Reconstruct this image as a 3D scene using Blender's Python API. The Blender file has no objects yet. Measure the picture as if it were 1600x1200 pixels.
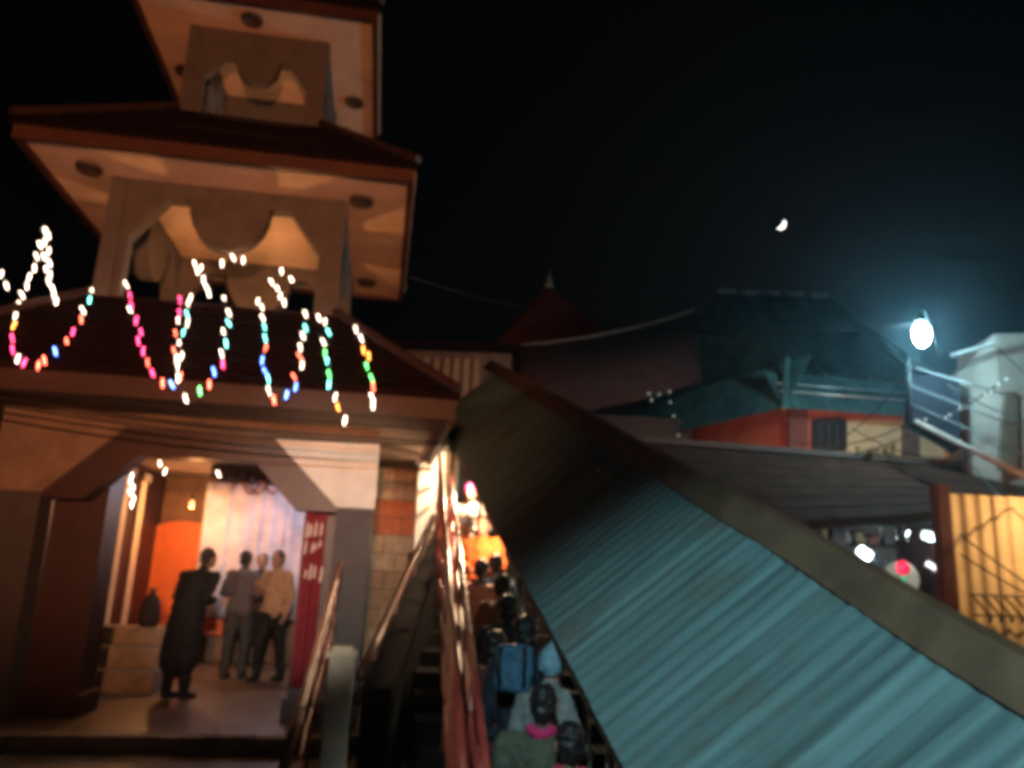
import bpy, bmesh, math, random
from mathutils import Vector, Matrix, noise
random.seed(7)
R_ = math.radians
sc = bpy.context.scene
COL = sc.collection

# ------------------------------------------------------------------ camera
PITCH, ROLL, FPX = R_(13.5), R_(2.4), 1247.0
CAM = Vector((0, 0, 1.6))
Fv = Vector((0, math.cos(PITCH), math.sin(PITCH)))
U0 = Vector((0, -math.sin(PITCH), math.cos(PITCH)))
Rv = math.cos(ROLL) * Vector((1, 0, 0)) + math.sin(ROLL) * U0
Uv = math.cos(ROLL) * U0 - math.sin(ROLL) * Vector((1, 0, 0))
cam = bpy.data.objects.new('camera', bpy.data.cameras.new('camera'))
COL.objects.link(cam)
cam.matrix_world = Matrix(((Rv.x, Uv.x, -Fv.x, CAM.x), (Rv.y, Uv.y, -Fv.y, CAM.y), (Rv.z, Uv.z, -Fv.z, CAM.z), (0, 0, 0, 1)))
cam.data.sensor_width = 36
cam.data.lens = 36 * FPX / 1600
cam.data.clip_end = 6000
cam.data.dof.use_dof = True                       # the phone missed its focus
cam.data.dof.focus_distance = 0.9
cam.data.dof.aperture_fstop = 8.5
sc.camera = cam

# ------------------------------------------------------------------ night sky, moonlight, exposure
world = bpy.data.worlds.new('World'); sc.world = world; world.use_nodes = True
nt = world.node_tree
sky = nt.nodes.new('ShaderNodeTexSky'); sky.sky_type = 'NISHITA'; sky.sun_disc = False
MOON_DIR = (Fv + Rv * (1219 - 800) / FPX - Uv * (350 - 600) / FPX).normalized()
sky.sun_elevation = math.asin(MOON_DIR.z)
sky.sun_rotation = math.atan2(MOON_DIR.x, MOON_DIR.y)
nt.links.new(sky.outputs[0], nt.nodes['Background'].inputs[0])
nt.nodes['Background'].inputs[1].default_value = 0.00012
sun = bpy.data.objects.new('moonlight', bpy.data.lights.new('moonlight', 'SUN'))
COL.objects.link(sun)
sun.data.energy = 0.004; sun.data.angle = R_(0.5); sun.data.color = (0.8, 0.88, 1)
sun.rotation_euler = MOON_DIR.to_track_quat('Z', 'Y').to_euler()
sc.view_settings.view_transform = 'Standard'; sc.view_settings.look = 'None'
sc.view_settings.exposure = 0; sc.view_settings.gamma = 1; sc.view_settings.use_curve_mapping = False
cy = sc.cycles
cy.use_denoising = True
cy.use_adaptive_sampling = True; cy.adaptive_threshold = .03
cy.max_bounces = 5; cy.diffuse_bounces = 2; cy.glossy_bounces = 2; cy.transmission_bounces = 3; cy.volume_bounces = 0
cy.sample_clamp_indirect = 3; cy.caustics_reflective = False; cy.caustics_refractive = False
cy.use_light_tree = True
cy.pixel_filter_type = 'BLACKMAN_HARRIS'; cy.filter_width = 4.6      # the soft lens of a phone

# ------------------------------------------------------------------ places: u runs along the gate front, v runs into the gate
YAW = R_(8.8)
ux = Vector((math.cos(YAW), math.sin(YAW), 0)); vx = Vector((-math.sin(YAW), math.cos(YAW), 0))
def W(u, v, z): return ux * u + vx * v + Vector((0, 0, z))
def ray(x, y): return Fv + Rv * (x - 800) / FPX - Uv * (y - 600) / FPX
def atY(x, y, Y): d = ray(x, y); return CAM + d * (Y / d.y)
def atZ(x, y, Z): d = ray(x, y); return CAM + d * ((Z - 1.6) / d.z)
def atV(x, y, V): d = ray(x, y); return CAM + d * ((V - CAM.dot(vx)) / d.dot(vx))
def on_plane(x, y, P, n): d = ray(x, y); return CAM + d * ((P - CAM).dot(n) / d.dot(n))

# ------------------------------------------------------------------ materials
MATS = {}
def mat(name, col, rough=.75, var=.25, scale=5, metal=0, bump=.15, emit=0, ecol=None, stretch=None, spec=.4, uv=False):
    if name in MATS: return MATS[name]
    m = bpy.data.materials.new(name); m.use_nodes = True
    n = m.node_tree.nodes; l = m.node_tree.links; b = n['Principled BSDF']
    b.inputs['Roughness'].default_value = rough; b.inputs['Metallic'].default_value = metal
    b.inputs['Specular IOR Level'].default_value = spec
    c = (*col, 1)
    if var:
        tc = n.new('ShaderNodeTexCoord'); mp = n.new('ShaderNodeMapping')
        if stretch: mp.inputs['Scale'].default_value = stretch
        l.new(tc.outputs['UV' if uv else 'Object'], mp.inputs[0])
        nz = n.new('ShaderNodeTexNoise'); nz.inputs['Scale'].default_value = scale; nz.inputs['Detail'].default_value = 6
        nz.inputs['Roughness'].default_value = .65
        l.new(mp.outputs[0], nz.inputs['Vector'])
        rp = n.new('ShaderNodeValToRGB'); rp.color_ramp.elements[0].position = .3; rp.color_ramp.elements[1].position = .72
        rp.color_ramp.elements[0].color = (*[max(0, k * (1 - var)) for k in col], 1)
        rp.color_ramp.elements[1].color = (*[min(1, k * (1 + var)) for k in col], 1)
        l.new(nz.outputs[0], rp.inputs[0]); l.new(rp.outputs[0], b.inputs['Base Color'])
        if bump:
            bp = n.new('ShaderNodeBump'); bp.inputs['Strength'].default_value = bump; bp.inputs['Distance'].default_value = .02
            l.new(nz.outputs[0], bp.inputs['Height']); l.new(bp.outputs[0], b.inputs['Normal'])
    else:
        b.inputs['Base Color'].default_value = c
    if emit:
        b.inputs['Emission Color'].default_value = (*(ecol or col), 1); b.inputs['Emission Strength'].default_value = emit
    MATS[name] = m
    return m

# ------------------------------------------------------------------ mesh building
class MB:
    def __init__(s): s.v = []; s.f = []; s.sm = False
    def add(s, vs, fs):
        o = len(s.v); s.v += [Vector(p) for p in vs]; s.f += [[i + o for i in f] for f in fs]; return s
    def box(s, a, b):
        (x0, y0, z0), (x1, y1, z1) = a, b
        return s.add([(x0,y0,z0),(x1,y0,z0),(x1,y1,z0),(x0,y1,z0),(x0,y0,z1),(x1,y0,z1),(x1,y1,z1),(x0,y1,z1)],
                     [(0,3,2,1),(4,5,6,7),(0,1,5,4),(1,2,6,5),(2,3,7,6),(3,0,4,7)])
    def obox(s, o, a, b, c):                       # corner and three edge vectors
        o = Vector(o)
        p = [o, o+a, o+a+b, o+b, o+c, o+a+c, o+a+b+c, o+b+c]
        return s.add(p, [(0,3,2,1),(4,5,6,7),(0,1,5,4),(1,2,6,5),(2,3,7,6),(3,0,4,7)])
    def beam(s, p, q, w, h, up=(0,0,1)):
        p, q = Vector(p), Vector(q); d = (q-p); side = d.cross(Vector(up)).normalized(); top = side.cross(d).normalized()
        return s.obox(p - side*w/2 - top*h/2, side*w, d, top*h)
    def tube(s, pts, r, n=8, cap=True):
        pts = [Vector(p) for p in pts]; rr = r if isinstance(r, (list, tuple)) else [r]*len(pts); o = len(s.v)
        for i, p in enumerate(pts):
            t = (pts[min(i+1, len(pts)-1)] - pts[max(i-1, 0)]).normalized()
            a = t.cross(Vector((0,0,1))) if abs(t.z) < .95 else t.cross(Vector((1,0,0)))
            a.normalize(); b = t.cross(a)
            for k in range(n):
                g = 2*math.pi*k/n; s.v.append(p + (a*math.cos(g) + b*math.sin(g))*rr[i])
        for i in range(len(pts)-1):
            for k in range(n): s.f.append([o+i*n+k, o+i*n+(k+1)%n, o+(i+1)*n+(k+1)%n, o+(i+1)*n+k])
        if cap: s.f.append([o+k for k in range(n)][::-1]); s.f.append([o+(len(pts)-1)*n+k for k in range(n)])
        return s
    def lathe(s, c, prof, n=16, axis='z'):
        c = Vector(c); o = len(s.v)
        for r, h in prof:
            for k in range(n):
                g = 2*math.pi*k/n; e = Vector((r*math.cos(g), r*math.sin(g), h))
                if axis == 'y': e = Vector((e.x, -e.z, e.y))
                s.v.append(c + e)
        for i in range(len(prof)-1):
            for k in range(n): s.f.append([o+i*n+k, o+i*n+(k+1)%n, o+(i+1)*n+(k+1)%n, o+(i+1)*n+k])
        s.f.append([o+k for k in range(n)][::-1]); s.f.append([o+(len(prof)-1)*n+k for k in range(n)])
        return s
    def prism(s, poly, ext):                       # planar 3-D outline pushed along a vector
        poly = [Vector(p) for p in poly]; ext = Vector(ext); n = len(poly)
        return s.add(poly + [p + ext for p in poly], [list(range(n))[::-1], [n+i for i in range(n)]] +
                     [[i, (i+1) % n, n+(i+1) % n, n+i] for i in range(n)])
    def mesh(s, name, m, inv=None, smooth=False):
        me = bpy.data.meshes.new(name)
        me.from_pydata([(inv @ p if inv else p) for p in s.v], [], s.f); me.update()
        bm = bmesh.new(); bm.from_mesh(me); bmesh.ops.recalc_face_normals(bm, faces=bm.faces); bm.to_mesh(me); bm.free()
        if getattr(s, 'uv', None):
            L = me.uv_layers.new(name='UVMap')
            for lp in me.loops: L.data[lp.index].uv = s.uv[lp.vertex_index]
        me.materials.append(m)
        if smooth: me.polygons.foreach_set('use_smooth', [True]*len(me.polygons))
        return me
    def build(s, name, m, parent=None, world=True, smooth=False):
        inv = parent.matrix_world.inverted() if (parent is not None and world) else None
        if parent is not None and world:
            q = parent; M = local_matrix(parent)
            inv = M.inverted()
        o = bpy.data.objects.new(name, s.mesh(name, m, inv, smooth)); COL.objects.link(o)
        if parent is not None: o.parent = parent
        return o
def local_matrix(o):
    M = o.matrix_basis.copy()
    while o.parent: o = o.parent; M = o.matrix_basis @ M
    return M
def tag(o, label=None, cat=None, group=None, kind=None):
    for k, x in (('label', label), ('category', cat), ('group', group), ('kind', kind)):
        if x: o[k] = x
    return o
def thing(name, label, cat, loc=(0,0,0), rz=0, group=None):
    o = bpy.data.objects.new(name, None); COL.objects.link(o); o.empty_display_size = .2
    o.location = loc; o.rotation_euler = (0, 0, rz)
    return tag(o, label, cat, group)
def light(name, kind, loc, watt, col, parent=None, r=.05, aim=None, cone=None, blend=.3):
    d = bpy.data.lights.new(name, kind); d.energy = watt; d.color = col
    if kind in ('POINT', 'SPOT'): d.shadow_soft_size = r
    o = bpy.data.objects.new(name, d); COL.objects.link(o)
    if kind == 'SPOT': d.spot_size = R_(cone); d.spot_blend = blend
    M = Matrix.Translation(loc)
    if aim is not None: M = M @ (Vector(aim) - Vector(loc)).to_track_quat('-Z', 'Y').to_matrix().to_4x4()
    if parent is not None: o.parent = parent; M = local_matrix(parent).inverted() @ M
    o.matrix_basis = M
    return o

M_cream = mat('cream plaster', (.62,.44,.32), .8, .2, 1.6)
M_grey = mat('grey plaster', (.09,.076,.07), .85, .22, 4)
M_dgrey = mat('dark grey paint', (.035,.031,.034), .6, .3, 4)
M_white = mat('whitewash', (.58,.60,.58), .8, .14, 3)
M_maroon = mat('maroon paint', (.026,.007,.009), .45, .3, 5)
M_dfascia = mat('dark maroon fascia', (.026,.010,.007), .6, .3, 6)
M_fascia = mat('red brown fascia', (.055,.018,.009), .6, .3, 6)
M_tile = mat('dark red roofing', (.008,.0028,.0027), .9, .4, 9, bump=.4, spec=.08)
M_stone = mat('worn stone', (.30,.25,.20), .8, .35, 6, bump=.4)
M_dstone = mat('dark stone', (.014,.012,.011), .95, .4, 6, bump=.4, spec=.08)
M_black = mat('black metal', (.015,.015,.017), .5, .2)
M_rail = mat('red rail paint', (.26,.035,.025), .28, .4, 14, bump=.1, spec=.6)
M_teal = mat('teal sheet', (.105,.187,.195), .55, .5, 2.0, metal=.1, bump=.3, stretch=(5.5,.26,1), uv=True, spec=.3)
def rust(m, col, lo, hi, scale):                  # blotches of rust and dirt over a painted sheet
    n = m.node_tree.nodes; l = m.node_tree.links; b = n['Principled BSDF']; src = b.inputs['Base Color'].links[0].from_socket
    tc = n.new('ShaderNodeTexCoord'); nz = n.new('ShaderNodeTexNoise'); nz.inputs['Scale'].default_value = scale; nz.inputs['Detail'].default_value = 8; nz.inputs['Roughness'].default_value = .7
    l.new(tc.outputs['Object'], nz.inputs['Vector']); rp = n.new('ShaderNodeValToRGB'); rp.color_ramp.elements[0].position = lo; rp.color_ramp.elements[1].position = hi
    l.new(nz.outputs[0], rp.inputs[0]); mx = n.new('ShaderNodeMix'); mx.data_type = 'RGBA'
    l.new(rp.outputs[0], mx.inputs[0]); l.new(src, mx.inputs[6]); mx.inputs[7].default_value = (*col, 1); l.new(mx.outputs[2], b.inputs['Base Color'])
rust(M_teal, (.10,.085,.06), .52, .78, 1.3)
M_dteal = mat('weathered teal sheet', (.10,.18,.185), .5, .4, 2, metal=.2)
M_mroof = mat('dimmed green roofing', (.026,.046,.047), .7, .5, 2, bump=.3)  # skirt's teal darkened; lamplight fading over the main roof is in the colour
M_cap = mat('rusty ridge cap', (.105,.068,.042), .6, .4, 3, metal=.1, bump=.3)
M_wood = mat('dark timber', (.06,.035,.022), .7, .4, 5, stretch=(1,8,8))
M_brown = mat('brown roofing', (.045,.016,.010), .9, .5, 3, bump=.5, spec=.1)

# ================================================================== SETTING
g = MB(); g.add([(-420,-420,-3),(420,-420,-3),(420,420,-3),(-420,420,-3)], [(0,1,2,3)])
tag(g.build('ground', mat('dirt ground', (.07,.06,.05), .9, .4, 1.5)), kind='structure')
g = MB(); g.prism([W(-9,-6,-3.2), W(.42,-6,-3.2), W(.42,8.6,-3.2), W(-9,8.6,-3.2)], (0,0,3.05))
terrace = tag(g.build('terrace', mat('worn paving', (.20,.155,.12), .55, .45, 4, bump=.4)), kind='structure')
g = MB(); g.prism([W(-9,8.6,-3.2), W(.30,8.6,-3.2), W(.30,15.4,-3.2), W(-9,15.4,-3.2)], (0,0,3.2))
gate_floor = tag(g.build('gate_floor', mat('worn hall floor', (.17,.12,.085), .42, .45, 3.2, bump=.35)), kind='structure')
# worn nosing stones along the step up to the gate
u = -4.1; i = 0
nos = None
while u < -.15:
    w = .42 + .06*random.random()
    b = MB(); b.prism([W(u+.006,8.42,-.146), W(u+w-.006,8.42,-.146), W(u+w-.006,8.60,-.146), W(u+.006,8.60,-.146)], (0,0,.15+.008*random.random()))
    b.build('step_stone', M_stone, gate_floor); u += w
# long stair beside the gate, going up under the stall roof
EAVE0 = atY(980, 1200, 4.0)
DV = ray(585, 466).normalized()
CV = (.8*Rv + .6*Uv + .074*Fv).normalized(); CV = (CV - DV*CV.dot(DV)).normalized()
EAVE0_v = EAVE0.dot(vx); SL = DV.z / DV.dot(vx)
def lane_z(v): return EAVE0.z - 1.75 + (v - EAVE0_v)*SL
stair = thing('long_stair', None, None, W(.45, 1, -3)); stair['kind'] = 'structure'
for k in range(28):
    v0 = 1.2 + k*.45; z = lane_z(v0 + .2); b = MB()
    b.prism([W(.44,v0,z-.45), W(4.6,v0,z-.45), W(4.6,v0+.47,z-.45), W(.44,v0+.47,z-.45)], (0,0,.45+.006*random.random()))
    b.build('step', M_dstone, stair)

# ================================================================== GATE TOWER
TC = (-2.05, 10.5)
tower = thing('gate_tower', 'three tiered temple gate tower with cream soffits and red brown eaves', 'tower', W(TC[0], TC[1], 0), YAW)
def TB(name, m, mb, parent=None, smooth=False): return mb.build(name, m, parent or tower, world=False, smooth=smooth)
def side_pts(k, p):                                # rotate a local point to side k
    a = k*math.pi/2; x, y, z = p
    return (x*math.cos(a) - y*math.sin(a), x*math.sin(a) + y*math.cos(a), z)
def pagoda_roof(h0, z0, h1, z1, courses, name):
    root = None
    for k in range(4):
        b = MB()
        for i in range(courses):
            t0, t1 = i/courses, (i+1)/courses
            a0, a1 = h0 + (h1-h0)*t0, h0 + (h1-h0)*t1; c0, c1 = z0 + (z1-z0)*t0, z0 + (z1-z0)*t1
            lift = .022
            p = [(-a0,-a0-.01,c0+lift),(a0,-a0-.01,c0+lift),(a1,-a1,c1),(-a1,-a1,c1),(-a0,-a0-.01,c0),(a0,-a0-.01,c0)]
            b.add([side_pts(k, q) for q in p], [(0,1,2,3),(4,5,1,0)])
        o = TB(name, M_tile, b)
        h = MB(); h.tube([side_pts(k, (h0,-h0,z0+.06)), side_pts(k, ((h0+h1)/2,-(h0+h1)/2,(z0+z1)/2+.05)), side_pts(k, (h1,-h1,z1+.05))], .055, 8)
        TB('hip_ridge', M_dfascia, h, o)
def eaves(h, z, th, name='soffit', fm=None, sm=None):
    fm = fm or M_fascia
    b = MB(); b.box((-h+.07,-h+.07,z), (h-.07,h-.07,z+.05)); s = TB(name, sm or M_cream, b)
    for k in range(4):
        b = MB(); L0 = h - (.075 if k % 2 else 0)
        p = [(-L0,-h,z-.05),(L0,-h,z-.05),(L0,-h+.07,z-.05),(-L0,-h+.07,z-.05)]
        b.prism([side_pts(k, q) for q in p], (0,0,th)); TB('fascia', fm, b)
        b = MB(); L1 = L0 + .03
        p = [(-L1,-h-.03,z-.05+th),(L1,-h-.03,z-.05+th),(L1,-h+.06,z-.05+th),(-L1,-h+.06,z-.05+th)]
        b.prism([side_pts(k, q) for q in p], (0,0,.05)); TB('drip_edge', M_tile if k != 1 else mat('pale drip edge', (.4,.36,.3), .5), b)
    return s
def soffit_disc(x, y, z, r, sof):
    b = MB(); b.lathe((x,y,z), [(r,.0),(r,-.03),(r*.86,-.045),(r*.80,-.02)], 20); o = TB('soffit_lamp', mat('dull brass', (.07,.045,.03), .5, .3), b, sof, True)
def arched_wall(k, h, th, zb, zt, s, zc, m, name):
    # opening outline: chamfered shoulders and one round lobe hanging in the middle
    op = [(-1.08*s, zb), (-1.08*s, zc), (-.70*s, zc+.52*s), (-.50*s, zc+.52*s)]
    for i in range(13):
        a = math.pi + math.pi*i/12; op.append((.46*s*math.cos(a), zc+.50*s + .56*s*math.sin(a)))
    op += [(.50*s, zc+.52*s), (.70*s, zc+.52*s), (1.08*s, zc), (1.08*s, zb)]
    hh = h if k % 2 == 0 else h - th
    poly = [(-hh, zb), (-hh, zt), (hh, zt), (hh, zb)] + op[::-1]
    b = MB(); b.prism([side_pts(k, (x, -h, z)) for x, z in poly], Vector(side_pts(k, (0, th, 0))))
    return TB(name, m, b)
# ground storey
gw = 1.95
M_umber = mat('umber plaster', (.15,.105,.08), .85, .3, 3)
b = MB(); b.prism([(-gw,-1.5,2.25),(-gw,-1.5,3.24),(gw+.01,-1.5,3.24),(gw+.01,-1.5,2.98),(-.72,-1.5,2.98),(-1.45,-1.5,2.25)], (0,.34,0))
TB('lintel_wall', M_umber, b)
b = MB(); b.prism([(1.56,-1.51,2.25),(.82,-1.51,2.97),(gw+.02,-1.51,2.97),(gw+.02,-1.51,2.25)], (0,.34,0))
TB('white_spandrel', M_white, b)['label'] = 'whitewashed block at the top of the right pier'
for x0, x1 in ((-gw,-1.45), (1.56, gw)):
    b = MB(); b.box((x0,-1.49,0), (x1,-1.15,2.249)); TB('pier', M_dgrey, b)
b = MB(); b.prism([(x, -1.46, z) for x, z in ((1.60,2.20),(.84,3.0),(-.74,3.0),(-1.49,2.20),(-1.05,2.20),(-.56,2.70),(.64,2.70),(1.12,2.20))], (0,.30,0))
TB('opening_trim', M_maroon, b)
for x in (-1.17, 1.37):                            # inner pillars in maroon
    wd = .27 if x < 0 else .17
    b = MB(); b.box((x-wd,-1.14,0), (x+wd,-.62,2.72)); b.box((x-wd-.05,-1.16,0), (x+wd+.05,-.58,.22)); b.box((x-wd-.04,-1.16,2.55),(x+wd+.04,-.6,2.72))
    TB('inner_pillar', M_maroon, b)
for x in (-1.9, 1.72):                             # side walls of the passage and hall
    b = MB(); b.box((x,-1.14,0), (x+.22,4.2,3.05)); TB('passage_wall', M_grey if x > 0 else M_maroon, b)
b = MB(); b.box((-1.9,4.2,0),(1.94,4.4,3.05)); TB('back_wall', mat('brown plaster', (.22,.13,.08), .8, .3, 4), b)
b = MB(); b.box((-1.95,-1.16,3.052),(1.95,4.4,3.12)); TB('passage_ceiling', mat('brown ceiling', (.2,.13,.09), .8, .3, 3), b)
eaves(2.70, 3.13, .2, fm=M_dfascia, sm=mat('brown soffit board', (.16,.10,.07), .8, .3, 4))
pagoda_roof(2.72, 3.33, 1.34, 4.48, 10, 'lower_roof')
# second storey
s2 = None
b = MB(); b.box((-1.33,-1.33,4.1),(1.33,1.33,4.3)); TB('balcony_floor', M_grey, b)
for k in range(4): arched_wall(k, 1.32, .20, 4.30, 5.95, 1.0, 5.23, M_grey, 'arch_wall')
for k in range(4):
    b = MB(); b.box((-1.35,-1.35,4.3),(-1.17,-1.17,5.94)); b.v = [Vector(side_pts(k, p)) for p in b.v]; TB('corner_column', M_grey, b)
    b = MB(); b.box((-1.1,-1.24,4.3),(1.1,-1.18,4.52)); b.v = [Vector(side_pts(k, p)) for p in b.v]; TB('parapet', M_maroon, b)
sof2 = eaves(2.12, 5.95, .15)
for x, y in ((-1.55,-1.5),(1.52,-1.42),(1.55,1.40),(-1.55,1.4),(-1.62,.05)): soffit_disc(x, y, 5.95, .145, sof2)
pagoda_roof(2.15, 6.11, .89, 7.16, 8, 'middle_roof')
# third storey
b = MB(); b.box((-.88,-.88,6.9),(.88,.88,7.1)); TB('balcony_floor', M_grey, b)
for k in range(4): arched_wall(k, .87, .16, 7.1, 8.42, .60, 7.72, M_grey, 'arch_wall')
for k in range(4):
    b = MB(); b.box((-.89,-.89,7.1),(-.75,-.75,8.41)); b.v = [Vector(side_pts(k, p)) for p in b.v]; TB('corner_column', M_grey, b)
sof3 = eaves(1.52, 8.42, .15)
for x, y in ((-.08,-1.16),(1.18,.45),(-1.2,.2),(0,1.2)): soffit_disc(x, y, 8.42, .14, sof3)
pagoda_roof(1.55, 8.58, .12, 10.1, 8, 'upper_roof')
b = MB(); b.lathe((0,0,10.05), [(.16,0),(.2,.1),(.1,.22),(.15,.34),(.05,.5),(.02,.85)], 14); TB('finial', mat('gilt finial', (.5,.32,.1), .35, .1, metal=.7), b, smooth=True)
# the balcony lamp that lights the rooms of the tower from the floor
def floor_lamp(loc, label, watt, col):
    t = thing('balcony_lamp', label, 'lamp', loc)
    b = MB(); b.lathe(loc, [(.09,0),(.09,.03),(.03,.05),(.03,.12)], 12); b.build('lamp_base', M_black, t)
    b = MB(); b.lathe(Vector(loc)+Vector((0,0,.12)), [(.02,0),(.05,.04),(.055,.08),(.03,.12)], 12)
    b.build('bulb', mat('lit warm bulb', (1,.6,.3), .4, 0, emit=12, ecol=(1,.5,.2)), t, smooth=True)
    light('bulb_light', 'POINT', Vector(loc)+Vector((0,0,.32)), watt, col, t, .04)
floor_lamp(W(TC[0]+.1, TC[1]-.2, 4.305), 'small warm lamp on the second storey balcony floor', 62, (1,.46,.17))
floor_lamp(W(TC[0], TC[1]-.1, 7.105), 'small warm lamp on the top storey floor', 8, (1,.5,.25))

def hall_bulb(p, label, watt, col, name='hall_bulb', emit=40, r=.035):
    t = thing(name, label, 'lamp', p)
    b = MB(); b.lathe(p, [(.02,.14),(.03,.10),(.03,.05)], 10); b.build('socket', M_black, t)
    b = MB(); b.lathe(p, [(r*.55,.055),(r,.01),(r,-.03),(r*.5,-.07)], 12)
    b.build('bulb', mat('bulb glass %s%d' % (label[:9], emit), col, .4, 0, emit=emit, ecol=col), t, smooth=True)
    if watt: light('bulb_light', 'POINT', Vector(p)-Vector((0,0,.12)), watt, col, t, .05)
    return t
# ------------------------------------------------------------------ what is inside the gate
def vrect(x0, y0, x1, y1, V): return [atV(x0,y1,V), atV(x1,y1,V), atV(x1,y0,V), atV(x0,y0,V)]
def slab(px, V, th, name, m, parent=None): b = MB(); b.prism(vrect(*px, V), vx*th); return b.build(name, m, parent)
al = thing('orange_alcove', 'glowing orange painted alcove panel at the back of the gate hall', 'alcove', atV(255,960,14.3))
P0 = atV(203,955,14.45); uu0 = P0.dot(ux); arch = [(0,.0),(0,1.15)]
for i in range(9): a = math.pi*(1 - i/8); arch.append((.66+.66*math.cos(a), 1.15+.38*math.sin(a)))
arch += [(1.32,1.15),(1.32,0)]
b = MB(); b.prism([W(uu0+x, 14.50, .75+z) for x, z in arch], vx*.12); b.build('panel', mat('orange paint', (.72,.17,.035), .6, .15, 3), al)
b = MB(); b.prism([W(uu0-.1,14.36,.45), W(uu0+1.5,14.36,.45), W(uu0+1.5,14.36,.74), W(uu0-.1,14.36,.74)], vx*.30); b.build('shelf', mat('orange shelf paint', (.6,.13,.04), .6, .2), al)
# white curtain
def cloth(u0, u1, z0, z1, V, waves, amp, name, m, parent=None, hang=0):
    b = MB(); n = 90; rows = 8
    for j in range(rows+1):
        for i in range(n+1):
            t = i/n; zz = z1 + (z0-z1)*j/rows
            a = amp*(.5+.5*j/rows)*math.sin(t*waves*6.283 + 2.2*math.sin(t*7+waves)+.9*math.sin(t*23)+j*.08)
            b.v.append(W(u0+(u1-u0)*t, V+a, zz - hang*abs(math.sin(t*math.pi*4))*j/rows))
    for j in range(rows):
        for i in range(n): k = j*(n+1)+i; b.f.append([k, k+1, k+n+2, k+n+1])
    o = b.build(name, m, parent, smooth=True)
    md = o.modifiers.new('thickness', 'SOLIDIFY'); md.thickness = .004
    return o
cu0, cu1 = atV(318,800,14.0).dot(ux), atV(478,800,14.0).dot(ux)
o = cloth(cu0, cu1, .75, atV(400,757,14.0).z, 14.0, 7.3, .03, 'curtain', mat('white curtain', (.55,.53,.60), .9, .3, 2.2)); tag(o, 'pale white hanging curtain with folds at the back of the gate', 'curtain')
o = cloth(atV(330,735,12.6).dot(ux), atV(474,735,12.6).dot(ux), atV(400,748,12.6).z, atV(400,724,12.6).z, 12.6, 14, .02, 'valance', mat('plum valance', (.13,.06,.07), .9, .3, 20), hang=.05); tag(o, 'short dark plum frilled valance above the white curtain', 'valance')
for i, (xa, xb) in enumerate(((378,408),(412,442),(444,472))):
    a, c = atV(xa,752,13.6), atV(xb,752,13.6); b = MB()
    pts = [a.lerp(c, t/10) - Vector((0,0,.20*math.sin(math.pi*t/10))) for t in range(11)]
    b.tube(pts, .022, 7)
    tag(b.build('flower_garland', mat('dry marigold', (.22,.05,.04), .9, .4, 30, bump=.6), smooth=True),
        ('leftmost', 'middle', 'rightmost')[i] + ' of three dark garland swags hung on the curtain', 'garland', 'garland swags on the curtain')
# cream columns at the left
for i, (x0, x1, V, lab) in enumerate(((140,172,12.3,'bright cream square column just inside the gate on the left'), (178,200,13.2,'dimmer cream column standing deeper in the hall by the orange alcove'))):
    p0, p1 = atV(x0,900,V).dot(ux), atV(x1,900,V).dot(ux)
    if i == 0: p0 += 0.0
    t = thing('hall_column', lab, 'column', W((p0+p1)/2, V, 0))
    b = MB(); b.prism([W(p0,V,.1), W(p1,V,.1), W(p1,V+.3,.1), W(p0,V+.3,.1)], (0,0,2.75)); b.build('shaft', mat('cream column paint', (.66,.52,.34), .6, .15), t)
    for z, h in ((0,.14),(2.8,.12)):
        b = MB(); b.prism([W(p0-.05,V-.05,z), W(p1+.05,V-.05,z), W(p1+.05,V+.35,z), W(p0-.05,V+.35,z)], (0,0,h)); b.build('base' if z == 0 else 'capital', M_stone, t)
# stepped plinth left inside the gate
pl = thing('stepped_plinth', 'low stone plinth of three steps left inside the gate', 'plinth', W(-3.0, 11.6, 0))
for i, (v0, z0, z1) in enumerate(((11.0,0,.27),(11.32,.27,.52),(11.64,.52,.74))):
    b = MB(); b.prism([W(-3.66,v0,z0), W(-2.62-.05*i,v0,z0), W(-2.62-.05*i,12.1,z0), W(-3.66,12.1,z0)], (0,0,z1-z0-.004)); b.build('step', M_stone, pl)
t = thing('dark_sack', 'dark lumpy sack standing on the stepped plinth', 'sack', W(-2.98, 11.85, .74))
b = MB(); b.lathe(W(-2.98,11.85,.735), [(.10,0),(.14,.08),(.13,.25),(.09,.38),(.04,.43)], 14); b.build('sack_body', mat('black sacking', (.025,.024,.024), .9, .3, 20, bump=.6), t, smooth=True)
b = MB(); b.lathe(W(-2.98,11.85,1.155), [(.045,0),(.05,.02),(.03,.04),(.06,.08)], 10); b.build('sack_tie', mat('sack tie', (.05,.04,.03)), t)
# red banner with rows of white marks on the right inner pillar
bn = thing('hanging_banner', 'long crimson cloth banner with rows of white marks on the right inner pillar', 'banner', W(-.68, 9.30, .3))
bu0, bu1 = atV(474,850,9.30).dot(ux), atV(507,850,9.30).dot(ux)
cloth(bu0, bu1, .35, 2.5, 9.30, 2.5, .012, 'cloth', mat('crimson cloth', (.17,.010,.02), .8, .3, 9), bn)
for yy in (778, 826, 852, 893):
    for i in range(4):
        p = atV(477+i*7+random.uniform(-2,2), yy+random.uniform(-5,5), 9.27); b = MB(); hh = .04 + .06*random.random()
        b.prism([p+Vector((0,0,-hh)), p+ux*.022+Vector((0,0,-hh)), p+ux*.03+Vector((0,0,hh*.5)), p+ux*.014+Vector((0,0,hh))], vx*-.006)
        b.build('white_mark', mat('white mark', (.6,.55,.52), .7, 0), bn)
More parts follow.
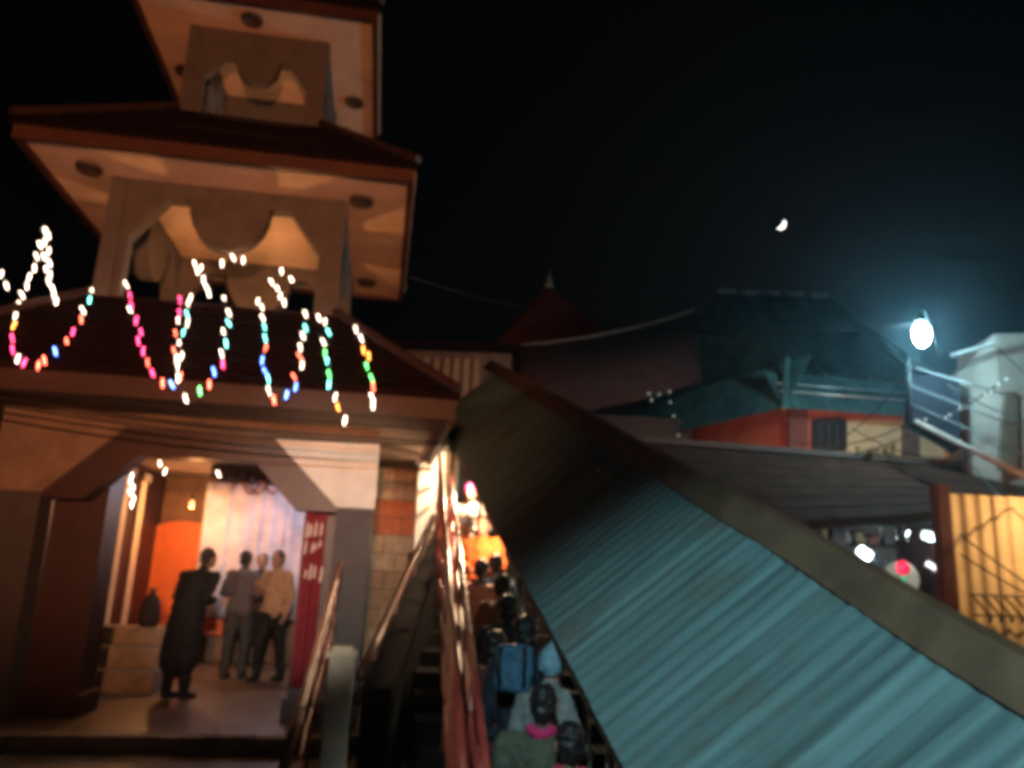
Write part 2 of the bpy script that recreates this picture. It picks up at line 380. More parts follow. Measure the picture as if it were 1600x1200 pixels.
# lamps of the hall: bare bulbs under the ceiling
hall_bulb(W(-2.95,13.3,2.5), 'warm bulb over the orange alcove', 70, (1,.42,.14), emit=3)
hall_bulb(W(-1.25,12.9,2.85), 'cool white bulb in front of the curtain', 46, (.92,.82,1), emit=3)
hall_bulb(W(-2.2,10.3,2.95), 'warm bulb under the gate ceiling', 13, (1,.5,.2), emit=3)

# ================================================================== STALL ROOF ON THE RIGHT
stall = thing('stall_roof', 'long teal corrugated sheet roof with a wide rusty ridge running down the stairs', 'roof', EAVE0 - Vector((0,0,1.75)))
WID = 1.465
UPN = CV.cross(DV).normalized()
if UPN.z < 0: UPN = -UPN
Hor = Vector((CV.x, CV.y, 0))
CV2 = Vector((CV.x, CV.y, -CV.z*.8)).normalized(); CV2 = (CV2 - DV*CV2.dot(DV)*.0).normalized()
T0, T1, SW = -3.0, 11.2, .71
def corr_sheet(o, d, c, n, width, length, pitch, amp, cols=8):
    b = MB(); N = int(width/pitch*cols); rows = 5; b.uv = []
    for j in range(rows+1):
        for i in range(N+1):
            x = width*i/N; h = amp*math.tanh(2.2*math.sin(6.283*x/pitch))
            h += .006*noise.noise(Vector((x*2, j*.7, o.y)))
            b.v.append(o + d*x + c*(length*j/rows) + n*h); b.uv.append((x + o.y*1.7, length*j/rows))
    for j in range(rows):
        for i in range(N): k = j*(N+1)+i; b.f.append([k, k+1, k+N+2, k+N+1])
    return b
t = T0; k = 0
while t < T1:
    lift = UPN*(.006*(k % 2) + .004*random.random())
    o0 = EAVE0 + DV*t - CV*(.03*random.random()) + lift
    o = corr_sheet(o0, DV, CV, UPN, SW+.05, WID+.02, .118, .0046).build('roof_sheet', M_teal, stall, smooth=True)
    n2 = CV2.cross(DV); n2 = n2 if n2.z > 0 else -n2
    corr_sheet(EAVE0 + DV*t + CV*WID + lift, DV, CV2, n2.normalized(), SW+.05, WID, .142, .016).build('roof_sheet', M_teal, stall, smooth=True)
    t += SW; k += 1
# ridge cap: a sagging folded strip in pieces
t = T0; k = 0
while t < T1:
    b = MB(); L = 1.78
    for j in range(7):
        q = EAVE0 + DV*(t+L*j/6) + CV*WID + UPN*(.03 + .010*noise.noise(Vector((t+L*j/6, 3, 1))))
        q -= CV*.02*noise.noise(Vector((t*.7+L*j/6*.7, 9, 2)))
        b.v += [q - CV*.19 - UPN*.006, q - CV*.10 + UPN*.006, q + UPN*.012, q + CV*.025 + UPN*.035, q + CV2*.20]
    for j in range(6):
        for i in range(4): m_ = j*5+i; b.f.append([m_, m_+1, m_+6, m_+5])
    o = b.build('ridge_cap', M_cap, stall); md = o.modifiers.new('thickness', 'SOLIDIFY'); md.thickness = .01
    t += L-.05; k += 1
b = MB(); b.beam(EAVE0+DV*T0-UPN*.06, EAVE0+DV*T1-UPN*.06, .06, .08); b.build('eave_beam', M_wood, stall)
for tt in (.6, 3.3, 6.0, 8.6):
    p = EAVE0 + DV*tt - UPN*.10 + CV*.06; b = MB(); b.tube([p, Vector((p.x, p.y, lane_z(p.dot(vx))-.05))], .028, 10); b.build('post', mat('grey pipe', (.22,.22,.21), .4, .25, metal=.4), stall, smooth=True)
    q = EAVE0 + DV*tt + CV*WID*.98 - UPN*.05; b = MB(); b.beam(p, q, .05, .07); b.build('rafter', M_wood, stall)
    q2 = EAVE0 + DV*tt + CV*WID + CV2*WID*.95 - UPN*.1; b = MB(); b.tube([q2, Vector((q2.x, q2.y, lane_z(q2.dot(vx))-.05))], .028, 10); b.build('post', MATS['grey pipe'], stall, smooth=True)

# ================================================================== RAILINGS BETWEEN GATE AND STALL
def railing(name, label, A, B, heights, r, posts, m, drop, panel=None):
    A, B = Vector(A), Vector(B); t = thing(name, label, 'railing', Vector((B.x, B.y, B.z-drop)))
    for h in heights:
        b = MB(); b.tube([A.lerp(B, i/6) - Vector((0,0,h)) for i in range(7)], r if h == heights[0] else r*.7, 10)
        b.build('handrail' if h == heights[0] else 'rail', m, t, smooth=True)
    for i in range(posts):
        p = A.lerp(B, (i+.5)/posts); b = MB(); b.tube([p, p - Vector((0,0,drop))], r*.75, 8); b.build('post', m, t, smooth=True)
    return t
railing('stair_railing', 'red painted pipe railing climbing the stair left of the crowd', atY(687,712,11.2), atY(726,1230,4.1), (0,.22,.44,.66), .026, 9, M_rail, .95)
railing('stair_railing', 'outer red brown pipe railing next to the crowd under the roof', atY(703,742,11.0), atY(764,1230,4.1), (0,.3,.6), .024, 8, M_rail, .95)
railing('stair_railing', 'dark brown handrail slanting down leftwards from the bright white post', atY(677,808,10.8), atY(562,1058,7.2), (0,.2), .045, 4, mat('brown rail paint', (.06,.025,.018), .35, .3), .8)
railing('gate_railing', 'maroon pipe handrail sloping toward the viewer in front of the gate', atY(532,880,8.4), atY(436,1215,5.2), (0,.16,.5), .022, 5, mat('worn rail paint', (.22,.07,.05), .3, .4, 12), 1.0)
# dark void block under the slanting handrail, added to fill a shaded void
A, B = atY(677,830,10.8), atY(566,1075,7.2); nn = Vector((1,.3,0)).normalized()
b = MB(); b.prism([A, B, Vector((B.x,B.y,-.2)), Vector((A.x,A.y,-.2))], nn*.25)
tag(b.build('stair_void_block', mat('dark void block', (.010,.008,.007), .95, .4, 5, spec=.05)), 'dark sloping block filling the shaded void under the brown handrail', 'parapet')
# cream post in front
p = atY(536,1012,6.0); pz = p.z
t = thing('cream_post', 'cream painted square end post in front of the gate railing', 'post', Vector((p.x,p.y,-.15)))
def loc_box(c, hw, hd, z0, z1): return [c+ux*-hw+vx*-hd+Vector((0,0,z0)), c+ux*hw+vx*-hd+Vector((0,0,z0)), c+ux*hw+vx*hd+Vector((0,0,z0)), c+ux*-hw+vx*hd+Vector((0,0,z0))], (0,0,z1-z0)
c = Vector((p.x,p.y,0)); b = MB(); b.prism(*loc_box(c,.085,.085,-.15,pz-.06)); b.build('shaft', mat('cream post paint', (.70,.58,.45), .7, .2, 6), t)
b = MB(); b.prism(*loc_box(c,.10,.10,pz-.06,pz-.02)); b.prism(*loc_box(c,.07,.07,pz-.02,pz+.01)); b.build('cap', MATS['cream post paint'], t)
# stone block wall right of the tower, with a painted band
V = 12.4
wl = thing('block_wall', 'tan stone block wall with an orange band right of the gate', 'wall', W(.3, V, 0))
uL, uR = atV(575,900,V).dot(ux), atV(705,900,V).dot(ux)
b = MB(); b.prism([W(uL,V+.03,0), W(uR,V+.03,0), W(uR,V+.03,3.35), W(uL,V+.03,3.2)], vx*.3); b.build('mortar', M_dgrey, wl)
z = 0.0; row = 0; zb0, zb1 = atV(630,832,V).z, atV(630,798,V).z
tan = [mat('tan block a', (.36,.25,.15), .8, .3, 7, bump=.4), mat('tan block b', (.30,.20,.12), .8, .3, 7, bump=.4), mat('tan block c', (.42,.31,.20), .8, .3, 7, bump=.4)]
band = mat('orange band paint', (.50,.14,.05), .7, .25, 6)
while z < 3.2:
    h = .265; u = uL - (.2 if row % 2 else 0)
    while u < uR:
        w = .36 + .1*random.random(); a, c_ = max(u, uL)+.006, min(u+w, uR)-.006
        if c_-a > .03:
            b = MB(); d = .008*random.random(); b.prism([W(a,V-d,z+.006), W(c_,V-d,z+.006), W(c_,V-d,z+h-.006), W(a,V-d,z+h-.006)], vx*.05)
            b.build('stone_block', band if zb0-.14 < z+h/2 < zb1+.06 else random.choice(tan), wl)
        u += w
    z += h; row += 1
# whitewashed pier, brightly lit, with sloped cap
p = atY(674,770,11.3); zt = atY(690,704,11.3).z; zb = lane_z(p.dot(vx))-.3
t = thing('white_pier', 'brightly lit white pier with slanted cap at the head of the stair', 'pier', Vector((p.x,p.y,zb)))
b = MB(); uu, vv = p.dot(ux), p.dot(vx)
b.prism([W(uu-.19,vv,zb), W(uu+.17,vv,zb), W(uu+.17,vv,zt), W(uu-.19,vv,zt-.22)], vx*.3); b.build('shaft', M_white, t)
b = MB(); b.prism([W(uu-.25,vv-.05,zt-.25), W(uu+.2,vv-.05,zt+.02), W(uu+.2,vv-.05,zt+.09), W(uu-.25,vv-.05,zt-.18)], vx*.4); b.build('cap', M_grey, t)
hall_bulb(EAVE0 + DV*5.15 + CV*.10 - UPN*.24, 'bare warm bulb under the stall eave above the orange jacket', 150, (1,.66,.38), 'stair_bulb', emit=25, r=.03)  # extra hidden bulb, added so the orange jacket gets light
hall_bulb(EAVE0 + DV*7.2 + CV*.05 - UPN*.26, 'bare bright warm bulb under the stall eave beside the white pier', 170, (1,.66,.38), 'stair_bulb', emit=25, r=.03)

# ================================================================== BUILDINGS BEHIND ON THE RIGHT
K = atY(1225,637,17.0); KL = atZ(1000,690,K.z); KL = K + (KL-K)*1.25; KR = atZ(1425,652,K.z); KR = K + (KR-K)*1.5
dl, dr = (KL-K).normalized(), (KR-K).normalized(); Z = Vector((0,0,1))
house = thing('corner_house', 'red walled corner house with a drooping teal corrugated skirt roof', 'house', Vector((K.x, K.y, -3)))
inn = (dl+dr).normalized()
# the skirt roof: overlapping sheets along both faces
def skirt(p, d, L, back, rise, run, name):
    x = 0; k = 0; c = (back*run + Z*rise).normalized(); ln = math.hypot(rise, run); n = d.cross(c); n = n if n.z > 0 else -n
    while x < L-.05:
        w = min(.9, L-x); corr_sheet(p + d*x + n*.008*(k % 2), d, c, n, w+.03, ln, .2, .022, 6).build(name, M_dteal, house, smooth=True); x += .9; k += 1
bl = Vector((dl.y,-dl.x,0)); bl = bl if bl.dot(dr) > 0 else -bl
br = Vector((dr.y,-dr.x,0)); br = br if br.dot(dl) > 0 else -br
skirt(K, dl, (KL-K).length, bl, 1.35, .9, 'skirt_sheet')
skirt(K, dr, (KR-K).length, br, 1.05, .9, 'skirt_sheet')
b = MB(); b.tube([K, K + (bl+br)*.45 + Z*1.3], .07, 8); b.build('corner_ridge', M_dteal, house)
# walls under and above the skirt
Mred = mat('red wall paint', (.42,.085,.04), .75, .25, 2); Mcr = mat('beige wall paint', (.58,.46,.30), .8, .2, 2)
wi = .75
Wc = K + (bl+br)*wi
b = MB(); b.prism([Wc-Z*8.6, Wc+dl*(KL-K).length-Z*8.6, Wc+dl*(KL-K).length+Z*.9, Wc+Z*.9], bl*.25); b.build('side_wall', Mred, house)
zs = [0, .33, .42, 1.75, 1.85, 3.0]
b = MB(); b.prism([Wc-Z*8.6, Wc+dr*(KR-K).length-Z*8.6, Wc+dr*(KR-K).length+Z*.9, Wc+Z*.9], br*.25); b.build('front_wall', Mcr, house)
def fpt(x, y, off=0):                              # a pixel on the front wall
    return on_plane(x, y, Wc - br*off, br)
def fslab(px, name, m, off=.0, th=.06, parent=None):
    x0, y0, x1, y1 = px; b = MB(); P = [fpt(x0,y1,off), fpt(x1,y1,off), fpt(x1,y0,off), fpt(x0,y0,off)]; b.prism(P, -br*th); return b.build(name, m, parent or house)
fslab((1225,596,1445,656), 'red_band', Mred, .0, .03)
fslab((1229,632,1258,705), 'wall_pier', mat('dark red pier', (.13,.035,.03), .7, .3), .03, .12)
fslab((1258,640,1300,705), 'red_panel', Mred, .03, .03)
win = fslab((1268,658,1320,705), 'window', M_black, .08, .1)
fslab((1408,664,1432,740), 'wall_pier', mat('brown pier', (.12,.08,.06), .7, .3), .03, .12)
for x in (1281, 1294, 1307): fslab((x,661,x+3,700), 'window_bar', mat('window bar', (.05,.05,.055), .4), .182, .02, win)
# gutter pipes along the front skirt
for dz, dd in ((.30,.28),(.52,.45)):
    b = MB(); b.tube([K + br*dd + Z*dz - br*.1 + Z*.12 , KR + br*dd + Z*dz - br*.1 + Z*.12], .028, 8); b.build('gutter_pipe', mat('pale pipe', (.42,.42,.44), .35, .2, metal=.5), house, smooth=True)
hall_bulb(Vector((7.4,15.3,3.35)), 'warm bulb behind the brown roof lighting the beige wall', 240, (1,.55,.25), 'yard_fill_bulb', emit=5)  # unseen bulb, added to brighten the beige wall
hall_bulb(Vector((4.9,16.6,3.6)), 'warm bulb behind the brown roof lighting the red side wall', 110, (1,.5,.22), 'yard_fill_bulb', emit=5)  # second unseen bulb, added for the red side wall
# big hipped roof over the house
up0, up1, rgz = 1.25, 2.75, 0
base = K + Z*1.1
q = [base + (bl+br)*.75, base + dr*(KR-K).length + br*.75, base + dl*(KL-K).length + dr*4 , base + dl*(KL-K).length + bl*.75]
ap = atY(1122,457,21.2); ap2 = atY(1300,466,21.0)
rr = MB(); rr.add([q[0], q[3], ap], [(0,1,2)]); rr.build('main_roof', M_mroof, house)
rr = MB(); rr.add([q[0], q[1], ap2, ap], [(0,1,2,3)]); rr.build('main_roof', M_mroof, house)
rr = MB(); rr.add([q[1], q[1]+Vector((1,9,0)), ap2], [(0,1,2)]); rr.build('main_roof', M_mroof, house)
rr = MB(); rr.add([q[3], q[1]+Vector((1,9,0)), ap2, ap], [(0,1,2,3)]); rr.build('main_roof', M_mroof, house)
for i in range(5):
    a = ap.lerp(ap2, i/5); c = ap.lerp(ap2, (i+.8)/5); b = MB(); b.tube([a+Z*.04, c+Z*.05], .07, 8); b.build('ridge_tile', mat('pale ridge tile', (.12,.12,.12), .6), house, smooth=True)
for i in range(16):                                # seams running down the front of the main roof
    a = q[0].lerp(q[1], (i+.5)/16); c = ap.lerp(ap2, (i+.5)/16); b = MB(); b.beam(a+Z*.03, c+Z*.03, .06, .05); b.build('roof_seam', M_mroof, house)

# pagoda with curved eave and finial, dark behind
pg = thing('red_pagoda', 'dark red pyramid roofed shrine with pale finial behind the stall', 'shrine', Vector((1.5,27,-3)))
a0, a1, apx = atY(772,540,26), atY(960,528,26), atY(858,446,27.5)
bk = Vector((0,4,0))
b = MB(); b.add([a0, a1, a1+bk, a0+bk, apx], [(0,1,4),(1,2,4),(2,3,4),(3,0,4)]); b.build('roof', mat('shrine red', (.12,.02,.018), .6, .3, 3), pg)
b = MB(); b.box((a0.x+.6,26.7,-3),(a1.x-.6,29.3,a0.z)); b.build('shrine_body', mat('shrine wall', (.1,.05,.04), .8), pg)
b = MB(); b.lathe(apx-Z*.1, [(.16,0),(.2,.1),(.09,.22),(.13,.36),(.05,.48),(.02,.8)], 12); b.build('finial', mat('pale finial', (.75,.72,.68), .25, .1, metal=.6), pg, smooth=True)
b = MB(); b.tube([a0, a0.lerp(apx,.5), apx], .05, 6); b.build('hip_ridge', M_fascia, pg)
# curved sweeping roof edge in front of it
sw = thing('sweeping_roof', 'dark maroon roof with a pale upswept curved edge behind the stall', 'roof', Vector((3,23,-3)))
crv = [atY(786,540,21), atY(850,536,21), atY(920,526,21), atY(990,512,21), atY(1040,499,21), atY(1085,484,21)]
b = MB(); b.tube(crv, .05, 8); b.build('edge_trim', mat('pale trim', (.13,.09,.075), .6), sw, smooth=True)
b = MB(); low = [c - Z*2.2 - Vector((0,.8,0)) for c in crv]
b.add(crv + low, [[i, i+1, 7+i, 6+i] for i in range(5)]); o = b.build('roof_slope', mat('maroon roofing', (.05,.016,.014), .8, .4, 4, bump=.4), sw, smooth=True); md = o.modifiers.new('thickness', 'SOLIDIFY'); md.thickness = .1
b = MB(); b.box((low[0].x+.2,20.6,-3),(low[5].x-.2,23.5,low[0].z+.3)); b.build('wall', mat('dark back wall', (.06,.03,.025), .8), sw)
# low house between the tower and the shrine: ribbed shutters half lost in the dark
lo = thing('shuttered_house', 'dark low house with ribbed shutters between tower and shrine', 'house', atY(680,700,17)*1)
lo.location.z = -3
P = atY(600,545,17); Q = atY(800,545,17)
b = MB(); b.box((P.x-1,17,-3),(Q.x,19.5,P.z)); b.build('wall', mat('umber wall', (.09,.05,.035), .8, .3), lo)
for i in range(9):
    x = P.x + .25 + i*.22; b = MB(); b.box((x,16.95,P.z-1.1),(x+.12,16.998,P.z-.15)); b.build('shutter_rib', mat('shutter rib', (.2,.13,.09), .6, .3), lo)
b = MB(); b.box((P.x-1.2,16.6,P.z),(Q.x+.2,19.7,P.z+.14)); b.build('roof', M_tile, lo)

# lower brown roof over the shops
aw = thing('shop_roof', 'broad dark brown roof over the shop fronts', 'roof', Vector((6,12,-3)))
TL, TR, BL, BM, BR = atY(1010,690,14.2), atY(1700,745,13.6), atY(1150,822,11.6), atY(1497,800,11.4), atY(1760,925,9.6)
TL = TL + Vector((-.6,0,0))
n_ = 12
def aw_pt(s, t_):                                  # s along, t down the slope
    top = TL.lerp(TR, s); bot = BL.lerp(BM, s/.62) if s < .62 else BM.lerp(BR, (s-.62)/.38)
    return top.lerp(bot, t_)
for j in range(7):
    b = MB(); t0, t1 = j/7, (j+1)/7
    for i in range(n_+1):
        s = i/n_; b.v += [aw_pt(s, t0), aw_pt(s, t1) + Z*(.012+.012*noise.noise(Vector((i*.9, j*2.1, 4)))), aw_pt(s, t1) - Z*.012]
    for i in range(n_): k = i*3; b.f += [[k, k+3, k+4, k+1], [k+1, k+4, k+5, k+2]]
    o = b.build('roof_course', M_brown, aw)
b = MB()
for i in range(n_): pass
for (p_, q_, nm) in ((BL, BM, 'eave_board'), (BM, BR, 'eave_board')):
    b = MB(); b.beam(p_-Z*.06, q_-Z*.06, .05, .12); b.build(nm, M_wood, aw)
b = MB(); b.beam(TL+Z*.04, TR+Z*.04, .25, .1); b.build('top_flashing', mat('brown flashing', (.07,.035,.028), .8, .3), aw)
# plants sprouting on the roof edge near the beige wall
def sprout(p, h, n, label):
    t = thing('roof_weed', label, 'plant', p)
    st = MB(); lf = MB()
    for i in range(n):
        a = random.random()*6.28; tip = Vector(p) + Vector((math.cos(a)*h*.5, math.sin(a)*h*.4, h*(.6+.5*random.random())))
        st.tube([p, Vector(p).lerp(tip,.5)+Z*.05, tip], .008, 5)
        for k in range(9):
            q_ = Vector(p).lerp(tip, .25+.085*k); e = Vector((random.uniform(-1,1), random.uniform(-1,1), random.uniform(-.4,.6))).normalized(); s_ = e.cross(Z).normalized()
            lf.add([q_, q_+e*.05+s_*.025, q_+e*.12, q_+e*.05-s_*.025], [(0,1,2,3)])
    st.build('stem', mat('weed stem', (.06,.05,.02), .8), t); lf.build('leaves', mat('weed leaf', (.06,.075,.03), .7), t)
sprout(atY(1385,728,13.75), .42, 9, 'scrubby weed growing on the brown roof below the beige wall')
sprout(atY(1352,726,13.75), .26, 6, 'small weed left of the larger scrubby weed on the brown roof')

# shop under the brown roof
shop = thing('open_shop', 'open shop front with cold lights and crowded goods under the brown roof', 'shop', Vector((6.7,14.0,-3)))
xL, xR, yF, yB = atY(1238,850,13.2).x, atY(1492,850,13.2).x, 13.2, 15.2
b = MB(); b.box((xL,yB,-3),(xR,yB+.2,3.4)); b.build('back_wall', mat('shop back wall', (.20,.18,.17), .8, .3), shop)
for x in (xL-.15, xR): b = MB(); b.box((x,yF,-3),(x+.15,yB,3.4)); b.build('side_wall', mat('shop side wall', (.10,.04,.035), .7, .3), shop)
x = atY(1322,850,13.2).x; b = MB(); b.box((x-.22,yF-.02,-3),(x,yF+.2,3.3)); b.build('pillar', M_dgrey, shop)
b = MB(); b.box((xL,yF-.04,2.72),(xR,yF+.1,3.35)); b.build('fascia_board', mat('dark fascia board', (.03,.022,.02), .7), shop)
b = MB(); b.box((xL,yF,.9),(xR,yB,1.0)); b.build('floor_slab', M_dstone, shop)
for z in (1.5, 1.95, 2.4): b = MB(); b.box((x+.05,yB-.45,z),(xR-.05,yB-.002,z+.03)); b.build('shelf', M_wood, shop)
pal = [(.5,.45,.42),(.35,.12,.12),(.25,.28,.38),(.45,.38,.2),(.16,.16,.18),(.55,.5,.5)]
ORD = ['first','second','third','fourth','fifth','sixth','seventh','eighth','ninth','tenth','eleventh','twelfth','thirteenth','fourteenth','fifteenth']
xx = x + .1; i = 0
for z in (1.53, 1.98, 2.43):
    xx = x + .1; i = 0
    while xx < xR-.3:
        w, h = random.uniform(.1,.2), random.uniform(.14,.3); cc = random.choice(pal); nm = random.choice(('carton','jar'))
        if nm == 'carton': b = MB(); b.box((xx,yB-.36,z),(xx+w,yB-.08,z+h))
        else: b = MB(); b.lathe((xx+w/2,yB-.22,z), [(w*.45,0),(w*.48,.02),(w*.48,h*.75),(w*.3,h*.85),(w*.3,h)], 12)
        o = b.build(nm, mat('goods %d' % pal.index(cc), cc, .5, .3, 12))
        row = {1.53:'lower',1.98:'middle',2.43:'top'}[z]; tag(o, '%s item from the shop pillar on the %s shelf, a small %s' % (ORD[i], row, nm), nm, '%ss on the %s shop shelf' % (nm, row))
        xx += w + random.uniform(.02,.12); i += 1
# round shop fan guard / mirror, red ball lamp, tinsel
p = atY(1412,905,13.6)
t = thing('round_mirror', 'round pale framed mirror behind the red lantern in the shop', 'mirror', p+Vector((0,.1,-.3)))
b = MB(); b.lathe(p+Vector((0,.1,0)), [(.30,.0),(.30,.03),(.26,.04)], 24, 'y'); b.build('glass', mat('mirror glass', (.42,.36,.3), .25, .2), t)
p = atY(1411,888,12.9)
t = thing('red_lantern', 'round glowing red lantern with a small green tag in the shop', 'lantern', p)
b = MB(); b.lathe(p, [(.02,.13),(.06,.11),(.10,.05),(.105,0),(.09,-.06),(.04,-.10),(.02,-.11)], 16); b.build('globe', mat('lit red paper', (.8,.02,.07), .5, 0, emit=.75, ecol=(1,.03,.1)), t, smooth=True)
b = MB(); b.lathe(p-Z*.19, [(.01,.09),(.03,.05),(.03,-.0),(.012,-.05)], 10); b.build('green_tag', mat('lit green', (.05,.5,.2), .5, 0, emit=.3, ecol=(.05,.9,.35)), t)
b = MB(); b.lathe(p-Z*.30, [(.012,.06),(.035,.02),(.03,-.1),(.01,-.14)], 10); b.build('red_tassel', mat('red tassel', (.6,.05,.05), .7, 0, emit=.15, ecol=(1,.05,.05)), t)
def tube_lamp(pa, pb, r, watt, col, label, emit):
    pa, pb = Vector(pa), Vector(pb); t = thing('shop_lamp', label, 'lamp', pa)
    b = MB(); b.tube([pa, pb], r, 10); b.build('tube', mat('lit tube %s' % label[:14], col, .4, 0, emit=emit, ecol=col), t, smooth=True)
    b = MB(); b.beam(pa+Z*(r+.02), pb+Z*(r+.02), .06, .04); b.build('batten', M_black, t)
    if watt: light('tube_light', 'POINT', (pa+pb)/2 - Z*.12 - Vector((0,.1,0)), watt, col, t, .1)
tube_lamp(atY(1343,858,12.6), atY(1359,870,12.6), .07, 30, (.85,.93,1), 'glaring white shop lamp low by the stall ridge', 9)
tube_lamp(atY(1443,836,13.3), atY(1473,842,13.3), .07, 22, (.8,1,.95), 'greenish white lamp high at the right of the shop', 3.5)
tube_lamp(atY(1448,880,13.6), atY(1468,892,13.6), .045, 0, (.95,.9,.95), 'small dim white lamp under the greenish shop lamp', 1.2)
for i, (x_, y_) in enumerate(((1340,830),(1356,838),(1375,832),(1400,834),(1411,828),(1416,838))):
    p = atY(x_, y_, 13.0); b = MB()
    for k in range(14):
        e = Vector((random.gauss(0,1),random.gauss(0,1),random.gauss(0,1))).normalized(); s_ = e.orthogonal().normalized()*.012
        b.add([p-s_, p+s_, p+e*.09+s_, p+e*.09-s_], [(0,1,2,3)])
    b.tube([p, p+Z*.25], .004, 5)
    tag(b.build('tinsel_ball', mat('silver tinsel', (.75,.75,.78), .2, 0, metal=.9)), ORD[i] + ' silver tinsel ball from the left under the shop fascia', 'decoration', 'tinsel balls in the shop front')

# glowing yellow corrugated wall with lattice rail at the far right
yw = thing('yellow_sheet_wall', 'warmly lit yellow corrugated sheet wall at the right edge', 'wall', atY(1550,1000,10.2))
P = atY(1503,1060,10.2); dd = Vector((1,.10,0)).normalized(); x = 0; zt = atY(1500,790,10.2).z + .15; zb = P.z - .5
for i in range(5):
    o = corr_sheet(Vector((P.x,P.y,zb)) + dd*(i*.62) + Vector((0,-.006*(i%2),0)), dd, Z, Vector((0,-1,0)), .65, zt-zb, .207, .02, 8).build('wall_sheet', mat('yellow sheet', (.72,.56,.34), .55, .2, 3), yw, smooth=True)
b = MB(); b.box((P.x-.16,P.y-.1,-3),(P.x-.01,P.y+.1,zt+.1)); b.build('corner_post', mat('dark red post', (.10,.02,.02), .6), yw)
fr = thing('lattice_railing', 'dark slanted lattice railing in front of the yellow wall', 'railing', P+Vector((.2,-.3,0)))
z1, z0 = atY(1550,930,9.9).z, atY(1550,962,9.9).z; x0 = atY(1518,930,9.9).x
for z_ in (z1, z0): b = MB(); b.tube([Vector((x0,9.9,z_)), Vector((x0+2.6,10.1,z_))], .012, 8); b.build('rail', M_black, fr)
for i in range(17):
    xa = x0 + .13*i; b = MB(); b.tube([Vector((xa,9.9+xa*.0,z1)), Vector((xa+.2,9.9,z0))], .013, 6); b.build('slat', M_wood, fr)
    b = MB(); b.lathe(Vector((xa+.2,9.9,z0-.05)), [(.01,.045),(.022,.02),(.02,-.01),(.005,-.03)], 8); b.build('knob', M_black, fr)
hall_bulb(Vector((7.0,9.3,2.75)), 'warm bulb under the shop eave by the yellow wall', 120, (1,.58,.25), 'eave_bulb', emit=20)
# upper right building: pale plaster wall, balcony pipes, window reveals
ub = thing('pale_house', 'pale plastered upper house wall with balcony rails at the right edge', 'house', Vector((8.6,13.6,-3)))
A = atY(1497,600,13.4); B2 = atY(1553,530,13.0)
Mp = mat('pale plaster', (.18,.135,.12), .8, .2, 2.5)
zt = atY(1553,522,13.0).z
b = MB(); b.prism([Vector((A.x,13.4,3.3)), Vector((B2.x,13.0,3.3)), Vector((B2.x,13.0,zt)), Vector((A.x,13.4,atY(1497,585,13.4).z))], Vector((.3,1.2,0))); b.build('side_wall', Mp, ub)
b = MB(); b.prism([Vector((B2.x,12.98,3.0)), Vector((B2.x+3,12.6,3.0)), Vector((B2.x+3,12.6,zt+.05)), Vector((B2.x,12.98,zt))], Vector((.2,1.5,0))); b.build('front_wall', Mp, ub)
b = MB(); b.prism([atY(1572,612,12.9), atY(1590,612,12.9), atY(1590,735,12.9), atY(1562,735,12.9)], Vector((0,.1,0))); b.build('doorway', mat('door brown', (.10,.065,.05), .7), ub)
b = MB(); b.beam(atY(1486,556,12.9), atY(1560,535,12.6), .12, .05); b.build('parapet_cap', mat('pale coping', (.16,.15,.15), .7), ub)
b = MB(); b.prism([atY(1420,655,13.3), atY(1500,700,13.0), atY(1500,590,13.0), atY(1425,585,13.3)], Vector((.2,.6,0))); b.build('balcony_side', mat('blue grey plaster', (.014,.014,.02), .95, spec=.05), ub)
br_ = thing('balcony_rail', 'three thin white pipes sloping down from the floodlight balcony', 'railing', atY(1420,655,12.6))
for (a, c) in (((1421,572),(1600,625)), ((1421,602),(1600,672)), ((1425,632),(1600,708))):
    b = MB(); b.tube([atY(*a,12.7), atY(*c,11.0)], .012, 8); b.build('pipe', mat('white pipe', (.12,.115,.12), .4, .2), br_, smooth=True)
b = MB(); b.tube([atY(1420,560,12.7), atY(1424,660,12.7)], .025, 8); b.build('post', M_black, br_, smooth=True)
b = MB(); b.tube([atY(1432,659,12.6), atY(1500,694,11.8), atY(1640,762,10.6)], .045, 10)
o = tag(b.build('sloping_pipe', mat('pinkish pipe', (.28,.18,.16), .5, .3), smooth=True), 'thick pinkish pipe sloping down along the brown roof edge', 'pipe')

# ------------------------------------------------------------------ floodlight
fp = atY(1440,522,12.0)
fl = thing('floodlight', 'glaring blue white globe lamp on the balcony bracket', 'floodlight', fp - Vector((0,-.15,.1)))
b = MB(); b.lathe(fp, [(.03,.17),(.07,.14),(.10,.08),(.115,.0),(.10,-.09),(.07,-.15),(.02,-.19)], 14); b.build('globe', mat('flood globe', (.7,.95,1), .4, 0, emit=900, ecol=(.44,.90,1)), fl, smooth=True)
b = MB(); b.lathe(fp, [(.05,.18),(.10,.19),(.09,.25),(.04,.36)], 14); b.build('cap', M_black, fl, smooth=True)
b = MB(); b.tube([fp+Z*.34, fp+Z*.42+Vector((.12,.1,0)), fp+Vector((.32,.3,.2)), atY(1470,560,12.5)], .02, 8); b.build('bracket', M_black, fl, smooth=True)

